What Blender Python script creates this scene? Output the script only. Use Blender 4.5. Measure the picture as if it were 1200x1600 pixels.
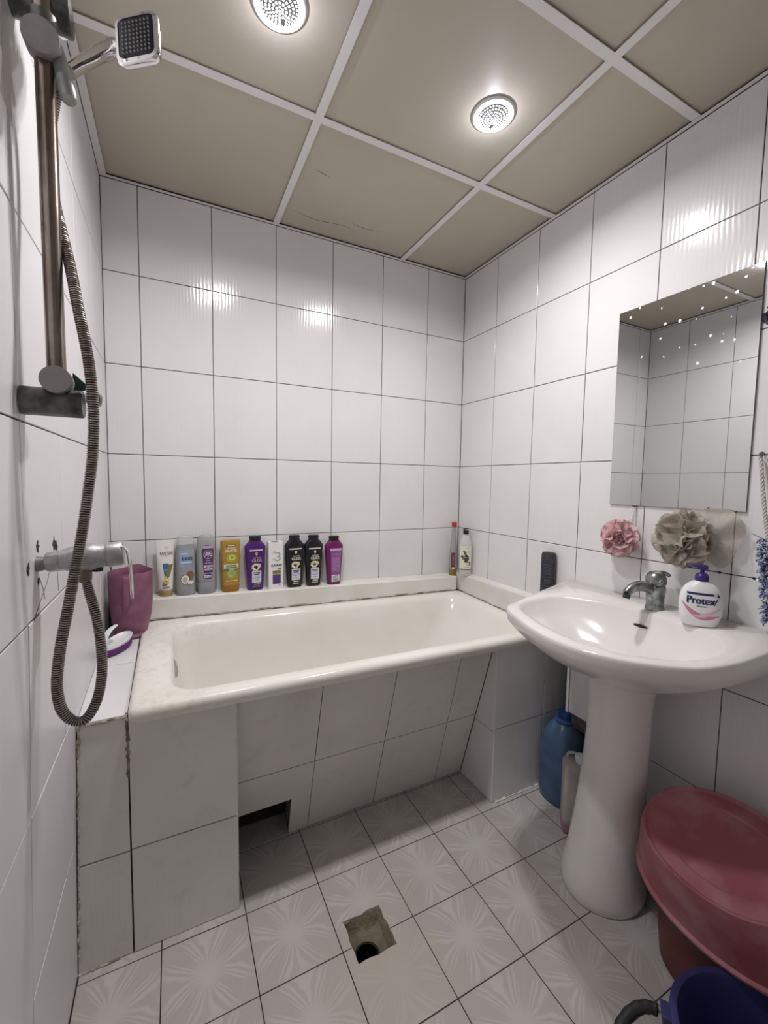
import bpy, bmesh, math, random
from mathutils import Vector, Matrix, noise
random.seed(7)
PI = math.pi
SC = bpy.context.scene
COL = SC.collection
for o in list(bpy.data.objects): bpy.data.objects.remove(o)

# ------------------------------------------------------------------ camera
cam = bpy.data.cameras.new('camera')
camo = bpy.data.objects.new('camera', cam); COL.objects.link(camo)
cam.sensor_fit = 'VERTICAL'; cam.sensor_height = 24.0
cam.lens = 24.0 * 656.98 / 1600.0
cam.clip_start = 0.02
_R = Vector((0.89398093, -0.44779051, 0.01678552))
_U = Vector((0.01740973, 0.07213908, 0.99724263))
_F = Vector((0.44776667, 0.89122366, -0.07228687))
CAM = Vector((0.2118, -1.8426, 1.2529))
M = Matrix((_R, _U, -_F)).transposed().to_4x4(); M.translation = CAM
camo.matrix_world = M
SC.camera = camo
# ------------------------------------------------------------------ world / exposure
w = bpy.data.worlds.new('world'); SC.world = w; w.use_nodes = True
w.node_tree.nodes['Background'].inputs[0].default_value = (0.02, 0.02, 0.022, 1)
w.node_tree.nodes['Background'].inputs[1].default_value = 1.0
SC.view_settings.view_transform = 'Standard'
SC.view_settings.look = 'None'
SC.view_settings.gamma = 1.0
SC.view_settings.use_curve_mapping = False
SC.view_settings.exposure = 0.0
LAMP_STRENGTH = 4.5              # brightness of the diodes of each ceiling lamp
LAMP_POWER = 7.2                 # watts sent down by each lamp's lens
HALO_POWER = 0.60                # watts of the point light added below each lamp
LAMP_SPREAD = math.radians(160)
LAMP_COLOR = (1.0, 0.972, 0.972)

# ------------------------------------------------------------------ materials
MATS = {}
def mat(name, col, rough=0.4, metal=0.0, var=0.0, vscale=20.0, col2=None, bump=0.0, bscale=60.0, spec=0.5,
        trans=0.0, ior=1.45, alpha=1.0, emit=0.0, coat=0.0, detail=4.0, lo=0.4, hi=0.65, sss=0.0):
    if name in MATS: return MATS[name]
    m = bpy.data.materials.new(name); m.use_nodes = True
    nt = m.node_tree; b = nt.nodes['Principled BSDF']
    b.inputs['Base Color'].default_value = (*col, 1); b.inputs['Roughness'].default_value = rough
    b.inputs['Metallic'].default_value = metal; b.inputs['Specular IOR Level'].default_value = spec
    b.inputs['Transmission Weight'].default_value = trans; b.inputs['IOR'].default_value = ior
    b.inputs['Alpha'].default_value = alpha; b.inputs['Coat Weight'].default_value = coat
    if emit:
        b.inputs['Emission Color'].default_value = (*LAMP_COLOR, 1); b.inputs['Emission Strength'].default_value = emit
    if var or col2:
        geo = nt.nodes.new('ShaderNodeNewGeometry')
        nz = nt.nodes.new('ShaderNodeTexNoise'); nz.inputs['Scale'].default_value = vscale; nz.inputs['Detail'].default_value = detail
        nt.links.new(geo.outputs['Position'], nz.inputs['Vector'])
        rp = nt.nodes.new('ShaderNodeValToRGB')
        rp.color_ramp.elements[0].position = lo; rp.color_ramp.elements[1].position = hi
        c2 = col2 if col2 else tuple(c * (1 - var) for c in col)
        rp.color_ramp.elements[0].color = (*col, 1); rp.color_ramp.elements[1].color = (*c2, 1)
        nt.links.new(nz.outputs['Fac'], rp.inputs['Fac']); nt.links.new(rp.outputs['Color'], b.inputs['Base Color'])
    if bump:
        geo2 = nt.nodes.new('ShaderNodeNewGeometry')
        nb = nt.nodes.new('ShaderNodeTexNoise'); nb.inputs['Scale'].default_value = bscale; nb.inputs['Detail'].default_value = 3
        nt.links.new(geo2.outputs['Position'], nb.inputs['Vector'])
        bp = nt.nodes.new('ShaderNodeBump'); bp.inputs['Strength'].default_value = 1.0; bp.inputs['Distance'].default_value = bump
        nt.links.new(nb.outputs['Fac'], bp.inputs['Height']); nt.links.new(bp.outputs['Normal'], b.inputs['Normal'])
    MATS[name] = m
    return m

class N:                                   # tiny node-graph helper
    def __init__(s, m): s.nt = m.node_tree
    def new(s, t, **k):
        n = s.nt.nodes.new(t)
        for a, v in k.items(): setattr(n, a, v)
        return n
    def lk(s, a, b): s.nt.links.new(a, b)
    def math(s, op, a, b=None, c=None, clamp=False):
        n = s.nt.nodes.new('ShaderNodeMath'); n.operation = op; n.use_clamp = clamp
        for i, x in enumerate((a, b, c)):
            if x is None: continue
            if isinstance(x, (int, float)): n.inputs[i].default_value = x
            else: s.lk(x, n.inputs[i])
        return n.outputs[0]
    def step(s, x, lo, hi):
        n = s.nt.nodes.new('ShaderNodeMapRange'); n.interpolation_type = 'SMOOTHSTEP'
        s.lk(x, n.inputs[0]); n.inputs[1].default_value = lo; n.inputs[2].default_value = hi
        return n.outputs[0]
    def mix(s, f, a, b):
        n = s.nt.nodes.new('ShaderNodeMix'); n.data_type = 'RGBA'
        if isinstance(f, (int, float)): n.inputs[0].default_value = f
        else: s.lk(f, n.inputs[0])
        for i, x in ((6, a), (7, b)):
            if isinstance(x, tuple): n.inputs[i].default_value = (*x, 1)
            else: s.lk(x, n.inputs[i])
        return n.outputs[2]

def wall_tile_mat(name, base, rough=0.13, dirt=0.0, rib=0.00014):
    """white glazed tile with fine upright ribs in the glaze"""
    m = bpy.data.materials.new(name); m.use_nodes = True; g = N(m)
    b = m.node_tree.nodes['Principled BSDF']
    geo = g.new('ShaderNodeNewGeometry'); sx = g.new('ShaderNodeSeparateXYZ'); g.lk(geo.outputs['Position'], sx.inputs[0])
    s = g.math('ADD', sx.outputs[0], sx.outputs[1])
    nz = g.new('ShaderNodeTexNoise'); nz.inputs['Scale'].default_value = 9.0; nz.inputs['Detail'].default_value = 2
    g.lk(geo.outputs['Position'], nz.inputs['Vector'])
    ph = g.math('MULTIPLY_ADD', s, 2 * PI / 0.0125, g.math('MULTIPLY', nz.outputs['Fac'], 7.0))
    wv = g.math('MULTIPLY', g.math('SINE', ph), 0.5)
    nb = g.new('ShaderNodeTexNoise'); nb.inputs['Scale'].default_value = 26.0; nb.inputs['Detail'].default_value = 2
    g.lk(geo.outputs['Position'], nb.inputs['Vector'])
    h = g.math('ADD', wv, g.math('MULTIPLY', nb.outputs['Fac'], 1.6))
    bp = g.new('ShaderNodeBump'); bp.inputs['Distance'].default_value = rib
    g.lk(h, bp.inputs['Height']); g.lk(bp.outputs['Normal'], b.inputs['Normal'])
    big = g.new('ShaderNodeTexNoise'); big.inputs['Scale'].default_value = 3.0; big.inputs['Detail'].default_value = 5
    g.lk(geo.outputs['Position'], big.inputs['Vector'])
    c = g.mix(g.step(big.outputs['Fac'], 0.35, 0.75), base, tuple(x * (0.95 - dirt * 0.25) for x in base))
    if dirt:
        d2 = g.new('ShaderNodeTexNoise'); d2.inputs['Scale'].default_value = 11.0; d2.inputs['Detail'].default_value = 8
        d2.inputs['Roughness'].default_value = 0.7
        g.lk(geo.outputs['Position'], d2.inputs['Vector'])
        c = g.mix(g.math('MULTIPLY', g.step(d2.outputs['Fac'], 0.52, 0.72), dirt), c, (0.42, 0.38, 0.30))
    g.lk(c, b.inputs['Base Color'])
    b.inputs['Roughness'].default_value = rough
    MATS[name] = m
    return m

def floor_tile_mat():
    """grey tile printed with whitish fans that sweep out of the middle"""
    m = bpy.data.materials.new('floor_tile'); m.use_nodes = True; g = N(m)
    b = m.node_tree.nodes['Principled BSDF']
    tc = g.new('ShaderNodeTexCoord'); sx = g.new('ShaderNodeSeparateXYZ'); g.lk(tc.outputs['Object'], sx.inputs[0])
    x = g.math('DIVIDE', sx.outputs[0], 0.108); y = g.math('DIVIDE', sx.outputs[1], 0.108)
    r = g.math('SQRT', g.math('ADD', g.math('MULTIPLY', x, x), g.math('MULTIPLY', y, y)))
    th = g.math('ARCTAN2', y, x)
    s4 = g.math('SINE', g.math('MULTIPLY', th, 4.0)); c4 = g.math('COSINE', g.math('MULTIPLY', th, 4.0))
    bent = g.math('ADD', th, g.math('MULTIPLY', g.math('MULTIPLY', r, s4), -0.25))
    c4b = g.math('COSINE', g.math('MULTIPLY', g.math('ADD', bent, 0.0), 4.0))
    fan = g.step(g.math('SUBTRACT', c4b, g.math('MULTIPLY', g.math('SUBTRACT', r, 0.75), 1.1)), -0.55, -0.1)
    nz0 = g.new('ShaderNodeTexNoise'); nz0.inputs['Scale'].default_value = 14.0
    g.lk(tc.outputs['Object'], nz0.inputs['Vector'])
    st = g.math('SINE', g.math('ADD', g.math('MULTIPLY', bent, 38.0), g.math('MULTIPLY', nz0.outputs['Fac'], 9.0)))
    st = g.math('MULTIPLY', g.step(st, -0.7, 0.8), 0.8)
    fall = g.math('MULTIPLY', g.step(r, 1.35, 0.75), 0.95)
    v = g.math('MULTIPLY', g.math('MULTIPLY', fan, st), fall)
    rays = g.math('MULTIPLY', g.step(g.math('SINE', g.math('MULTIPLY', th, 10.0)), 0.86, 1.0), g.step(r, 1.1, 0.3))
    cen = g.math('MULTIPLY', g.step(r, 0.6, 0.1), 0.7)
    v = g.math('MAXIMUM', g.math('MAXIMUM', v, cen), g.math('MULTIPLY', rays, 0.25))
    geo = g.new('ShaderNodeNewGeometry')
    sp = g.new('ShaderNodeTexNoise'); sp.inputs['Scale'].default_value = 420.0
    g.lk(geo.outputs['Position'], sp.inputs['Vector'])
    base = g.mix(sp.outputs['Fac'], (0.44, 0.415, 0.395), (0.53, 0.50, 0.48))
    c = g.mix(g.math('MULTIPLY', v, 0.62), base, (0.68, 0.655, 0.64))
    # worn, limy stain that spreads from the drain
    vd = g.new('ShaderNodeVectorMath'); vd.operation = 'DISTANCE'; vd.inputs[1].default_value = (0.69, -0.98, 0.0)
    g.lk(geo.outputs['Position'], vd.inputs[0])
    dn = g.new('ShaderNodeTexNoise'); dn.inputs['Scale'].default_value = 13.0; dn.inputs['Detail'].default_value = 7
    g.lk(geo.outputs['Position'], dn.inputs['Vector'])
    near = g.math('MULTIPLY', g.step(g.math('SUBTRACT', vd.outputs['Value'], g.math('MULTIPLY', dn.outputs['Fac'], 0.22)), 0.10, -0.04), 0.75)
    c = g.mix(near, c, (0.52, 0.48, 0.41))
    d2 = g.new('ShaderNodeTexNoise'); d2.inputs['Scale'].default_value = 4.5; d2.inputs['Detail'].default_value = 8
    g.lk(geo.outputs['Position'], d2.inputs['Vector'])
    c = g.mix(g.math('MULTIPLY', g.step(d2.outputs['Fac'], 0.52, 0.72), 0.5), c, (0.47, 0.43, 0.37))
    g.lk(c, b.inputs['Base Color']); b.inputs['Roughness'].default_value = 0.32
    bp = g.new('ShaderNodeBump'); bp.inputs['Distance'].default_value = 0.00012
    g.lk(v, bp.inputs['Height']); g.lk(bp.outputs['Normal'], b.inputs['Normal'])
    MATS['floor_tile'] = m
    return m

TILE = wall_tile_mat('wall_tile', (0.815, 0.81, 0.81))
TILE_OLD = wall_tile_mat('worn_tile', (0.80, 0.78, 0.745), 0.22, 0.22, 0.00008)
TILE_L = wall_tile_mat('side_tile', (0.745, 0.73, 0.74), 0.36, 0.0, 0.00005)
FT = floor_tile_mat()
GROUT = mat('grout', (0.12, 0.105, 0.095), 0.9, var=0.6, vscale=40)
GROUTF = mat('floor_grout', (0.045, 0.035, 0.03), 0.9, var=0.3, vscale=40)
PLASTER = mat('plaster', (0.72, 0.70, 0.68), 0.8)
PANEL = mat('ceiling_panel', (0.53, 0.49, 0.405), 0.45, col2=(0.50, 0.455, 0.365), vscale=2.5, bump=0.0001, bscale=300)
BAR = mat('grid_white', (0.80, 0.78, 0.77), 0.35)
DARKGAP = mat('dark_void', (0.03, 0.027, 0.025), 0.9)
ENAMEL = mat('tub_enamel', (0.86, 0.84, 0.79), 0.14, col2=(0.82, 0.795, 0.72), vscale=5, lo=0.42, hi=0.7)
CERAMIC = mat('ceramic', (0.80, 0.775, 0.755), 0.16, col2=(0.76, 0.735, 0.71), vscale=6)
LEDGEW = mat('ledge_white', (0.83, 0.81, 0.78), 0.22, col2=(0.77, 0.745, 0.69), vscale=7)
CAULK = mat('caulk', (0.62, 0.58, 0.50), 0.7, col2=(0.22, 0.18, 0.13), vscale=35, bump=0.002, bscale=90)
GRIME = mat('grime', (0.17, 0.145, 0.11), 0.8, col2=(0.40, 0.36, 0.29), vscale=60, bump=0.002, bscale=90)
CHROME = mat('chrome', (0.80, 0.79, 0.80), 0.08, 1.0)
OLDCHROME = mat('limescaled_chrome', (0.40, 0.395, 0.40), 0.42, 0.75, col2=(0.55, 0.545, 0.54), vscale=45, bump=0.0006, bscale=120)
FAUCETM = mat('corroded_faucet', (0.20, 0.215, 0.21), 0.30, 0.85, col2=(0.42, 0.44, 0.43), vscale=50, bump=0.0006, bscale=90)
POLE = mat('tarnished_pole', (0.36, 0.31, 0.285), 0.24, 0.95, col2=(0.24, 0.19, 0.165), vscale=14, bump=0.0003, bscale=60)
DARKMETAL = mat('dark_bracket', (0.075, 0.073, 0.07), 0.42, 0.7, col2=(0.20, 0.205, 0.195), vscale=32, bump=0.0005, bscale=80)
GREYCAP = mat('grey_cap', (0.32, 0.30, 0.30), 0.5, var=0.1, vscale=60)
HOSE = mat('hose_metal', (0.47, 0.44, 0.42), 0.32, 0.8, col2=(0.33, 0.28, 0.245), vscale=10)
BLACK = mat('black_plastic', (0.014, 0.014, 0.016), 0.3)
BLACKR = mat('black_rubber', (0.02, 0.022, 0.022), 0.55, var=0.3, vscale=70)
WHITEP = mat('white_plastic', (0.85, 0.85, 0.86), 0.28)
MIRROR = mat('mirror_silver', (0.70, 0.715, 0.705), 0.015, 1.0)
def mirror_spots():
    m = MATS['mirror_silver']; g = N(m); b = m.node_tree.nodes['Principled BSDF']
    geo = g.new('ShaderNodeNewGeometry'); sx = g.new('ShaderNodeSeparateXYZ'); g.lk(geo.outputs['Position'], sx.inputs[0])
    vo = g.new('ShaderNodeTexVoronoi'); vo.inputs['Scale'].default_value = 70.0
    g.lk(geo.outputs['Position'], vo.inputs['Vector'])
    sc = g.new('ShaderNodeSeparateColor'); g.lk(vo.outputs['Color'], sc.inputs[0])
    up = g.step(sx.outputs[2], 1.55, 1.84); rt = g.step(sx.outputs[1], -0.85, -1.25)
    thr = g.math('MULTIPLY', g.math('MULTIPLY', up, rt), 0.36)
    on = g.math('LESS_THAN', sc.outputs[0], thr)
    dot = g.math('LESS_THAN', vo.outputs['Distance'], g.math('MULTIPLY', sc.outputs[1], 0.42))
    f = g.math('MULTIPLY', g.math('MULTIPLY', on, dot), 0.8)
    c = g.mix(f, (0.70, 0.715, 0.705), (0.9, 0.9, 0.88)); g.lk(c, b.inputs['Base Color'])
    g.lk(g.math('SUBTRACT', 1.0, f), b.inputs['Metallic']); g.lk(g.math('MULTIPLY_ADD', f, 0.5, 0.015), b.inputs['Roughness'])
mirror_spots()

# ------------------------------------------------------------------ mesh helpers
def obj(name, bm, m, parent=None, smooth=True, angle=35, bevel=0.0, subsurf=0, mats=None):
    me = bpy.data.meshes.new(name)
    bmesh.ops.recalc_face_normals(bm, faces=bm.faces[:])
    bm.to_mesh(me); bm.free()
    for mm in (mats or [m]): me.materials.append(mm)
    return wrap(name, me, parent, smooth, angle, bevel, subsurf)
def wrap(name, me, parent=None, smooth=True, angle=35, bevel=0.0, subsurf=0):
    if smooth:
        for p in me.polygons: p.use_smooth = True
        try: me.set_sharp_from_angle(angle=math.radians(angle))
        except Exception: pass
    o = bpy.data.objects.new(name, me); COL.objects.link(o)
    if parent: o.parent = parent
    if bevel:
        md = o.modifiers.new('bevel', 'BEVEL'); md.width = bevel; md.segments = 2; md.limit_method = 'ANGLE'
    if subsurf:
        md = o.modifiers.new('sub', 'SUBSURF'); md.levels = subsurf; md.render_levels = subsurf
    return o
def tag(o, label, cat, group=None):
    o['label'] = label; o['category'] = cat
    if group: o['group'] = group
    return o
def thing(name, label, cat, loc=(0, 0, 0), rotz=0.0, group=None):
    o = bpy.data.objects.new(name, None); COL.objects.link(o)
    o.location = loc; o.rotation_euler = (0, 0, rotz); o.empty_display_size = 0.05
    return tag(o, label, cat, group)
def struct(name, bm, m, **k):
    o = obj(name, bm, m, **k); o['kind'] = 'structure'; return o
def box(bm, x0, x1, y0, y1, z0, z1, mi=0):
    v = [bm.verts.new(p) for p in ((x0,y0,z0),(x1,y0,z0),(x1,y1,z0),(x0,y1,z0),(x0,y0,z1),(x1,y0,z1),(x1,y1,z1),(x0,y1,z1))]
    for f in ((0,3,2,1),(4,5,6,7),(0,1,5,4),(1,2,6,5),(2,3,7,6),(3,0,4,7)):
        fc = bm.faces.new([v[i] for i in f]); fc.material_index = mi
    return v
def ringloft(bm, rings, cap0=True, cap1=True, closed=True):
    """rings: lists of points, equal counts"""
    R = [[bm.verts.new(p) for p in r] for r in rings]; n = len(R[0])
    for a, b in zip(R, R[1:]):
        for i in range(n if closed else n - 1):
            j = (i + 1) % n
            bm.faces.new((a[i], a[j], b[j], b[i]))
    if cap0: bm.faces.new(R[0][::-1])
    if cap1: bm.faces.new(R[-1])
    return R
def sellipse(z, a, b, n=2.0, cx=0.0, cy=0.0, m=32):
    out = []
    for i in range(m):
        t = 2 * PI * i / m; c, s = math.cos(t), math.sin(t)
        out.append(Vector((cx + a * math.copysign(abs(c) ** (2 / n), c), cy + b * math.copysign(abs(s) ** (2 / n), s), z)))
    return out
def loft(bm, secs, m=32, cap0=True, cap1=True):
    return ringloft(bm, [sellipse(s[0], s[1], s[2], *(s[3:4] or (2.0,)), m=m) for s in secs], cap0, cap1)
def frame(d, up=Vector((0, 0, 1))):
    d = Vector(d).normalized()
    if abs(d.dot(up)) > 0.97: up = Vector((0, 1, 0))
    u = d.cross(up).normalized(); v = u.cross(d).normalized()
    return u, v, d
def cyl(bm, p0, p1, r0, r1=None, n=24, cap0=True, cap1=True, prof=None):
    """round bar p0->p1; prof = [(t, r)]"""
    p0 = Vector(p0); p1 = Vector(p1); u, v, d = frame(p1 - p0)
    prof = prof or [(0, r0), (1, r0 if r1 is None else r1)]
    rings = []
    for t, r in prof:
        c = p0.lerp(p1, t)
        rings.append([c + (u * math.cos(2*PI*i/n) + v * math.sin(2*PI*i/n)) * r for i in range(n)])
    ringloft(bm, rings, cap0, cap1)
def catmull(pts, k=10):
    P = [Vector(p) for p in pts]; P = [P[0] * 2 - P[1]] + P + [P[-1] * 2 - P[-2]]; out = []
    for i in range(1, len(P) - 2):
        a, b, c, d = P[i-1:i+3]
        for j in range(k):
            t = j / k
            out.append(0.5 * ((2*b) + (c-a)*t + (2*a-5*b+4*c-d)*t*t + (3*b-a-3*c+d)*t**3))
    out.append(P[-2]); return out
def resample(pts, step):
    out = [pts[0]]; acc = 0.0
    for a, b in zip(pts, pts[1:]):
        L = (b - a).length; p = 0.0
        while acc + (L - p) >= step:
            p += step - acc; out.append(a.lerp(b, p / L)); acc = 0.0
        acc += L - p
    return out
def tube(bm, pts, rad, n=10, cap=True):
    """rad: number, or function(index, count)"""
    pts = [Vector(p) for p in pts]; rings = []; u = None
    for i, p in enumerate(pts):
        d = (pts[min(i+1, len(pts)-1)] - pts[max(i-1, 0)]).normalized()
        if u is None: u, v, _ = frame(d)
        else:
            u = (u - d * u.dot(d)).normalized(); v = d.cross(u)
        r = rad(i, len(pts)) if callable(rad) else rad
        rings.append([p + (u * math.cos(2*PI*k/n) + v * math.sin(2*PI*k/n)) * r for k in range(n)])
    ringloft(bm, rings, cap, cap)
def rrect(x0, x1, y0, y1, r, z, n=10):
    """rounded rectangle ring, counter-clockwise; z = number or f(x,y)"""
    out = []
    for cx, cy, a0 in ((x1-r, y1-r, 0), (x0+r, y1-r, PI/2), (x0+r, y0+r, PI), (x1-r, y0+r, 1.5*PI)):
        for i in range(n):
            a = a0 + PI/2 * i / (n - 1)
            x, y = cx + r*math.cos(a), cy + r*math.sin(a)
            out.append(Vector((x, y, z(x, y) if callable(z) else z)))
    return out
def blob(bm, c, r, seed=0, amp=0.35, sub=2, sc=(1,1,1)):
    g = bmesh.ops.create_icosphere(bm, subdivisions=sub, radius=1.0)
    for v in g['verts']:
        k = 1 + amp * noise.noise(v.co * 1.7 + Vector((seed*3.1, seed, 0)))
        v.co = Vector(c) + Vector((v.co.x*sc[0], v.co.y*sc[1], v.co.z*sc[2])) * r * k

# ------------------------------------------------------------------ tiles
_tc = {}
def tile_mesh(wd, ht, th, m, key=''):
    """bevelled slab in its own plane: x width, z height, front face at y=0 looking -y"""
    k = (round(wd, 4), round(ht, 4), th, m.name)
    if k not in _tc:
        bm = bmesh.new(); a, b, e = wd/2, ht/2, 0.0012
        R = [[Vector((x, y, z)) for x, z in ((-a+i, -b+i), (a-i, -b+i), (a-i, b-i), (-a+i, b-i))] for y, i in ((th, 0), (e*0.8, 0), (0, e))]
        ringloft(bm, R)
        me = bpy.data.meshes.new('tile'); bmesh.ops.recalc_face_normals(bm, faces=bm.faces[:]); bm.to_mesh(me); bm.free()
        me.materials.append(m); _tc[k] = me
    return _tc[k]
GAP = 0.0028
def put_tile(parent, u0, u1, v0, v1, to_world, rot, m=TILE, th=0.006, jit=0.0007, gap=GAP):
    me = tile_mesh(u1 - u0 - gap, v1 - v0 - gap, th, m)
    o = bpy.data.objects.new('tile', me); COL.objects.link(o); o.parent = parent
    p = to_world((u0 + u1) / 2, (v0 + v1) / 2)
    o.location = p
    o.rotation_euler = rot.to_matrix().to_4x4().to_euler() if hasattr(rot, 'to_matrix') else rot
    t = Matrix.Rotation(random.uniform(-1, 1) * jit * 4, 4, 'X') @ Matrix.Rotation(random.uniform(-1, 1) * jit * 4, 4, 'Z')
    o.matrix_basis = Matrix.Translation(p) @ o.rotation_euler.to_matrix().to_4x4() @ t
    return o
W = 1.589; ZC = 2.31; YF = -2.45
ROWS = [2.306, 1.9905, 1.6645, 1.3385, 1.0125, 0.6865, 0.3605, 0.0345, 0.0]
REC = 0.0018      # how far the grout lies behind the glaze

# back wall
bm = bmesh.new(); box(bm, -0.06, W + 0.16, REC, 0.08, -0.05, 2.40)
wb = struct('wall_back', bm, GROUT, smooth=False)
cols = [0.0, 0.1141] + [0.1141 + 0.25 * k for k in range(1, 6)] + [W]
for a, b in zip(cols, cols[1:]):
    for z1, z0 in zip(ROWS[:5], ROWS[1:6]):
        put_tile(wb, a, b, z0, z1, lambda u, v: Vector((u, 0, v)), (0, 0, 0))
# left wall (leans out a little below waist height)
def lean(z): return -0.024 * max(0.0, 1 - z / 1.0)
bm = bmesh.new()
ringloft(bm, [[Vector((x0 + lean(z), y, z)) for x0, y in ((-0.08, YF), (-REC, YF), (-REC, 0.0), (-0.08, 0.0))] for z in (-0.05, 1.0, 2.40)])
wl = struct('wall_left', bm, GROUT, smooth=False)
lc = [0.0] + [-0.2465 - 0.25 * k for k in range(0, 9)]
for a, b in zip(lc, lc[1:]):
    for z1, z0 in zip(ROWS, ROWS[1:]):
        if z1 < 0.05: continue
        if z1 < 0.6 and a > -0.3: continue
        if z1 < 0.40: z0 = 0.0
        zm = (z0 + z1) / 2
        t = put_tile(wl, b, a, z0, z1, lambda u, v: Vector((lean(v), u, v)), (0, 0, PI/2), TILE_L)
        if z1 < 1.1: t.matrix_basis = t.matrix_basis @ Matrix.Rotation(0.024, 4, 'X')
# right wall, with a pipe recess low down beside the tub
bm = bmesh.new()
box(bm, W + REC, W + 0.16, YF, 0.0, 0.70, 2.40)
box(bm, W + REC, W + 0.16, YF, -0.735, 0.31, 0.70)
box(bm, W + REC, W + 0.16, YF, -0.875, -0.05, 0.31)
box(bm, W + 0.115, W + 0.16, -0.875, 0.0, -0.05, 0.70)
wr = struct('wall_right', bm, GROUT, smooth=False)
rc = [0.0] + [-0.2478 - 0.25 * k for k in range(0, 9)]
for a, b in zip(rc, rc[1:]):
    for z1, z0 in zip(ROWS, ROWS[1:]):
        aa = a
        if z1 < 0.05: continue
        if z1 < 0.40: z0 = 0.0
        if z0 < 0.6 and a > -0.74: continue
        if z0 < 0.3 and a > -0.76: aa = -0.875
        put_tile(wr, -aa, -b, z0, z1, lambda u, v: Vector((W, -u, v)), (0, 0, -PI/2))
bm = bmesh.new(); box(bm, W - 0.002, W + 0.03, -0.7465, -0.735, 0.31, 0.70)
t = struct('trim_1', bm, WHITEP, bevel=0.001)
# front wall behind the camera
bm = bmesh.new(); box(bm, -0.1, W + 0.16, YF - 0.08, YF, -0.05, 2.40)
struct('wall_front', bm, PLASTER, smooth=False)

# ------------------------------------------------------------------ floor
HX0, HX1, HY0, HY1 = 0.622, 0.735, -0.924, -0.808     # drain hole
FS, FX, FY = 0.2158, 0.3796, -0.6644
bm = bmesh.new()
for x0, x1, y0, y1 in ((-0.06, HX0-0.012, YF, 0.0), (HX1+0.012, W + 0.12, YF, 0.0), (HX0-0.012, HX1+0.012, YF, HY0-0.012), (HX0-0.012, HX1+0.012, HY1+0.012, 0.0)):
    box(bm, x0, x1, y0, y1, -0.05, -0.0012)
fl = struct('floor', bm, GROUTF, smooth=False)
_fm = {}
def floor_tile(i, j, x0, x1, y0, y1, poly=None):
    cx, cy = FX + (i + 0.5) * FS, FY - (j + 0.5) * FS
    g = 0.0013
    k = (round(x0-cx, 4), round(x1-cx, 4), round(y0-cy, 4), round(y1-cy, 4), poly is None)
    if k not in _fm or poly:
        pts = poly or [(x0+g, y0+g), (x1-g, y0+g), (x1-g, y1-g), (x0+g, y1-g)]
        bm = bmesh.new()
        e = 0.0 if poly else 0.0009
        def ring(z, ins):
            out = []
            for (x, y) in pts:
                sx = 0 if not ins else (ins if x < (x0+x1)/2 else -ins); sy = 0 if not ins else (ins if y < (y0+y1)/2 else -ins)
                out.append(Vector((x - cx + sx, y - cy + sy, z)))
            return out
        rings = [ring(-0.008, 0), ring(-0.0007 if e else 0.0, 0)] + ([ring(0.0, e)] if e else [])
        R = ringloft(bm, rings)
        if poly:
            bm.normal_update(); bmesh.ops.triangulate(bm, faces=[f for f in bm.faces if len(f.verts) > 4])
        me = bpy.data.meshes.new('tile'); bmesh.ops.recalc_face_normals(bm, faces=bm.faces[:]); bm.to_mesh(me); bm.free()
        me.materials.append(FT)
        if poly: pass
        _fm[k] = me
    o = bpy.data.objects.new('tile', _fm[k]); COL.objects.link(o); o.parent = fl
    o.location = (cx, cy, random.uniform(-0.0003, 0.0003))
def jag(p, q, n):
    a, b = Vector(p), Vector(q); d = (b - a).normalized(); s = Vector((-d.y, d.x))
    return [tuple(a.lerp(b, t / n) + s * random.uniform(-0.003, 0.003)) for t in range(1, n)]
for i in range(-2, 6):
    for j in range(-3, 9):
        x0, x1 = FX + i * FS, FX + (i + 1) * FS; y1, y0 = FY - j * FS, FY - (j + 1) * FS
        x0c, x1c = max(x0, -0.022), min(x1, W if y0 < -0.70 else W + 0.1)
        y1c, y0c = min(y1, -0.10), max(y0, YF)
        if x1c - x0c < 0.01 or y1c - y0c < 0.01: continue
        # under the built-in blocks there is no tile to see
        if (x1c < 0.37) and y0c > -0.63: continue
        if i == 1 and j == 0:
            g = 0.0013; yb = y0 + g
            poly = [(x0+g, yb), (HX0, yb)] + jag((HX0, yb), (HX0, HY1), 4) + [(HX0, HY1)] + jag((HX0, HY1), (HX1, HY1), 6) + [(HX1, HY1)] + jag((HX1, HY1), (HX1, yb), 4) + [(HX1, yb), (x1-g, yb), (x1-g, y1-g), (x0+g, y1-g)]
            floor_tile(i, j, x0, x1, y0, y1, poly)
        elif i == 1 and j == 1:
            g = 0.0013; yt = y1 - g
            poly = [(x0+g, y0+g), (x1-g, y0+g), (x1-g, yt), (HX1, yt)] + jag((HX1, yt), (HX1, HY0), 3) + [(HX1, HY0)] + jag((HX1, HY0), (HX0, HY0), 6) + [(HX0, HY0)] + jag((HX0, HY0), (HX0, yt), 3) + [(HX0, yt), (x0+g, yt)]
            floor_tile(i, j, x0, x1, y0, y1, poly)
        else: floor_tile(i, j, x0c, x1c, y0c, y1c)
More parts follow.
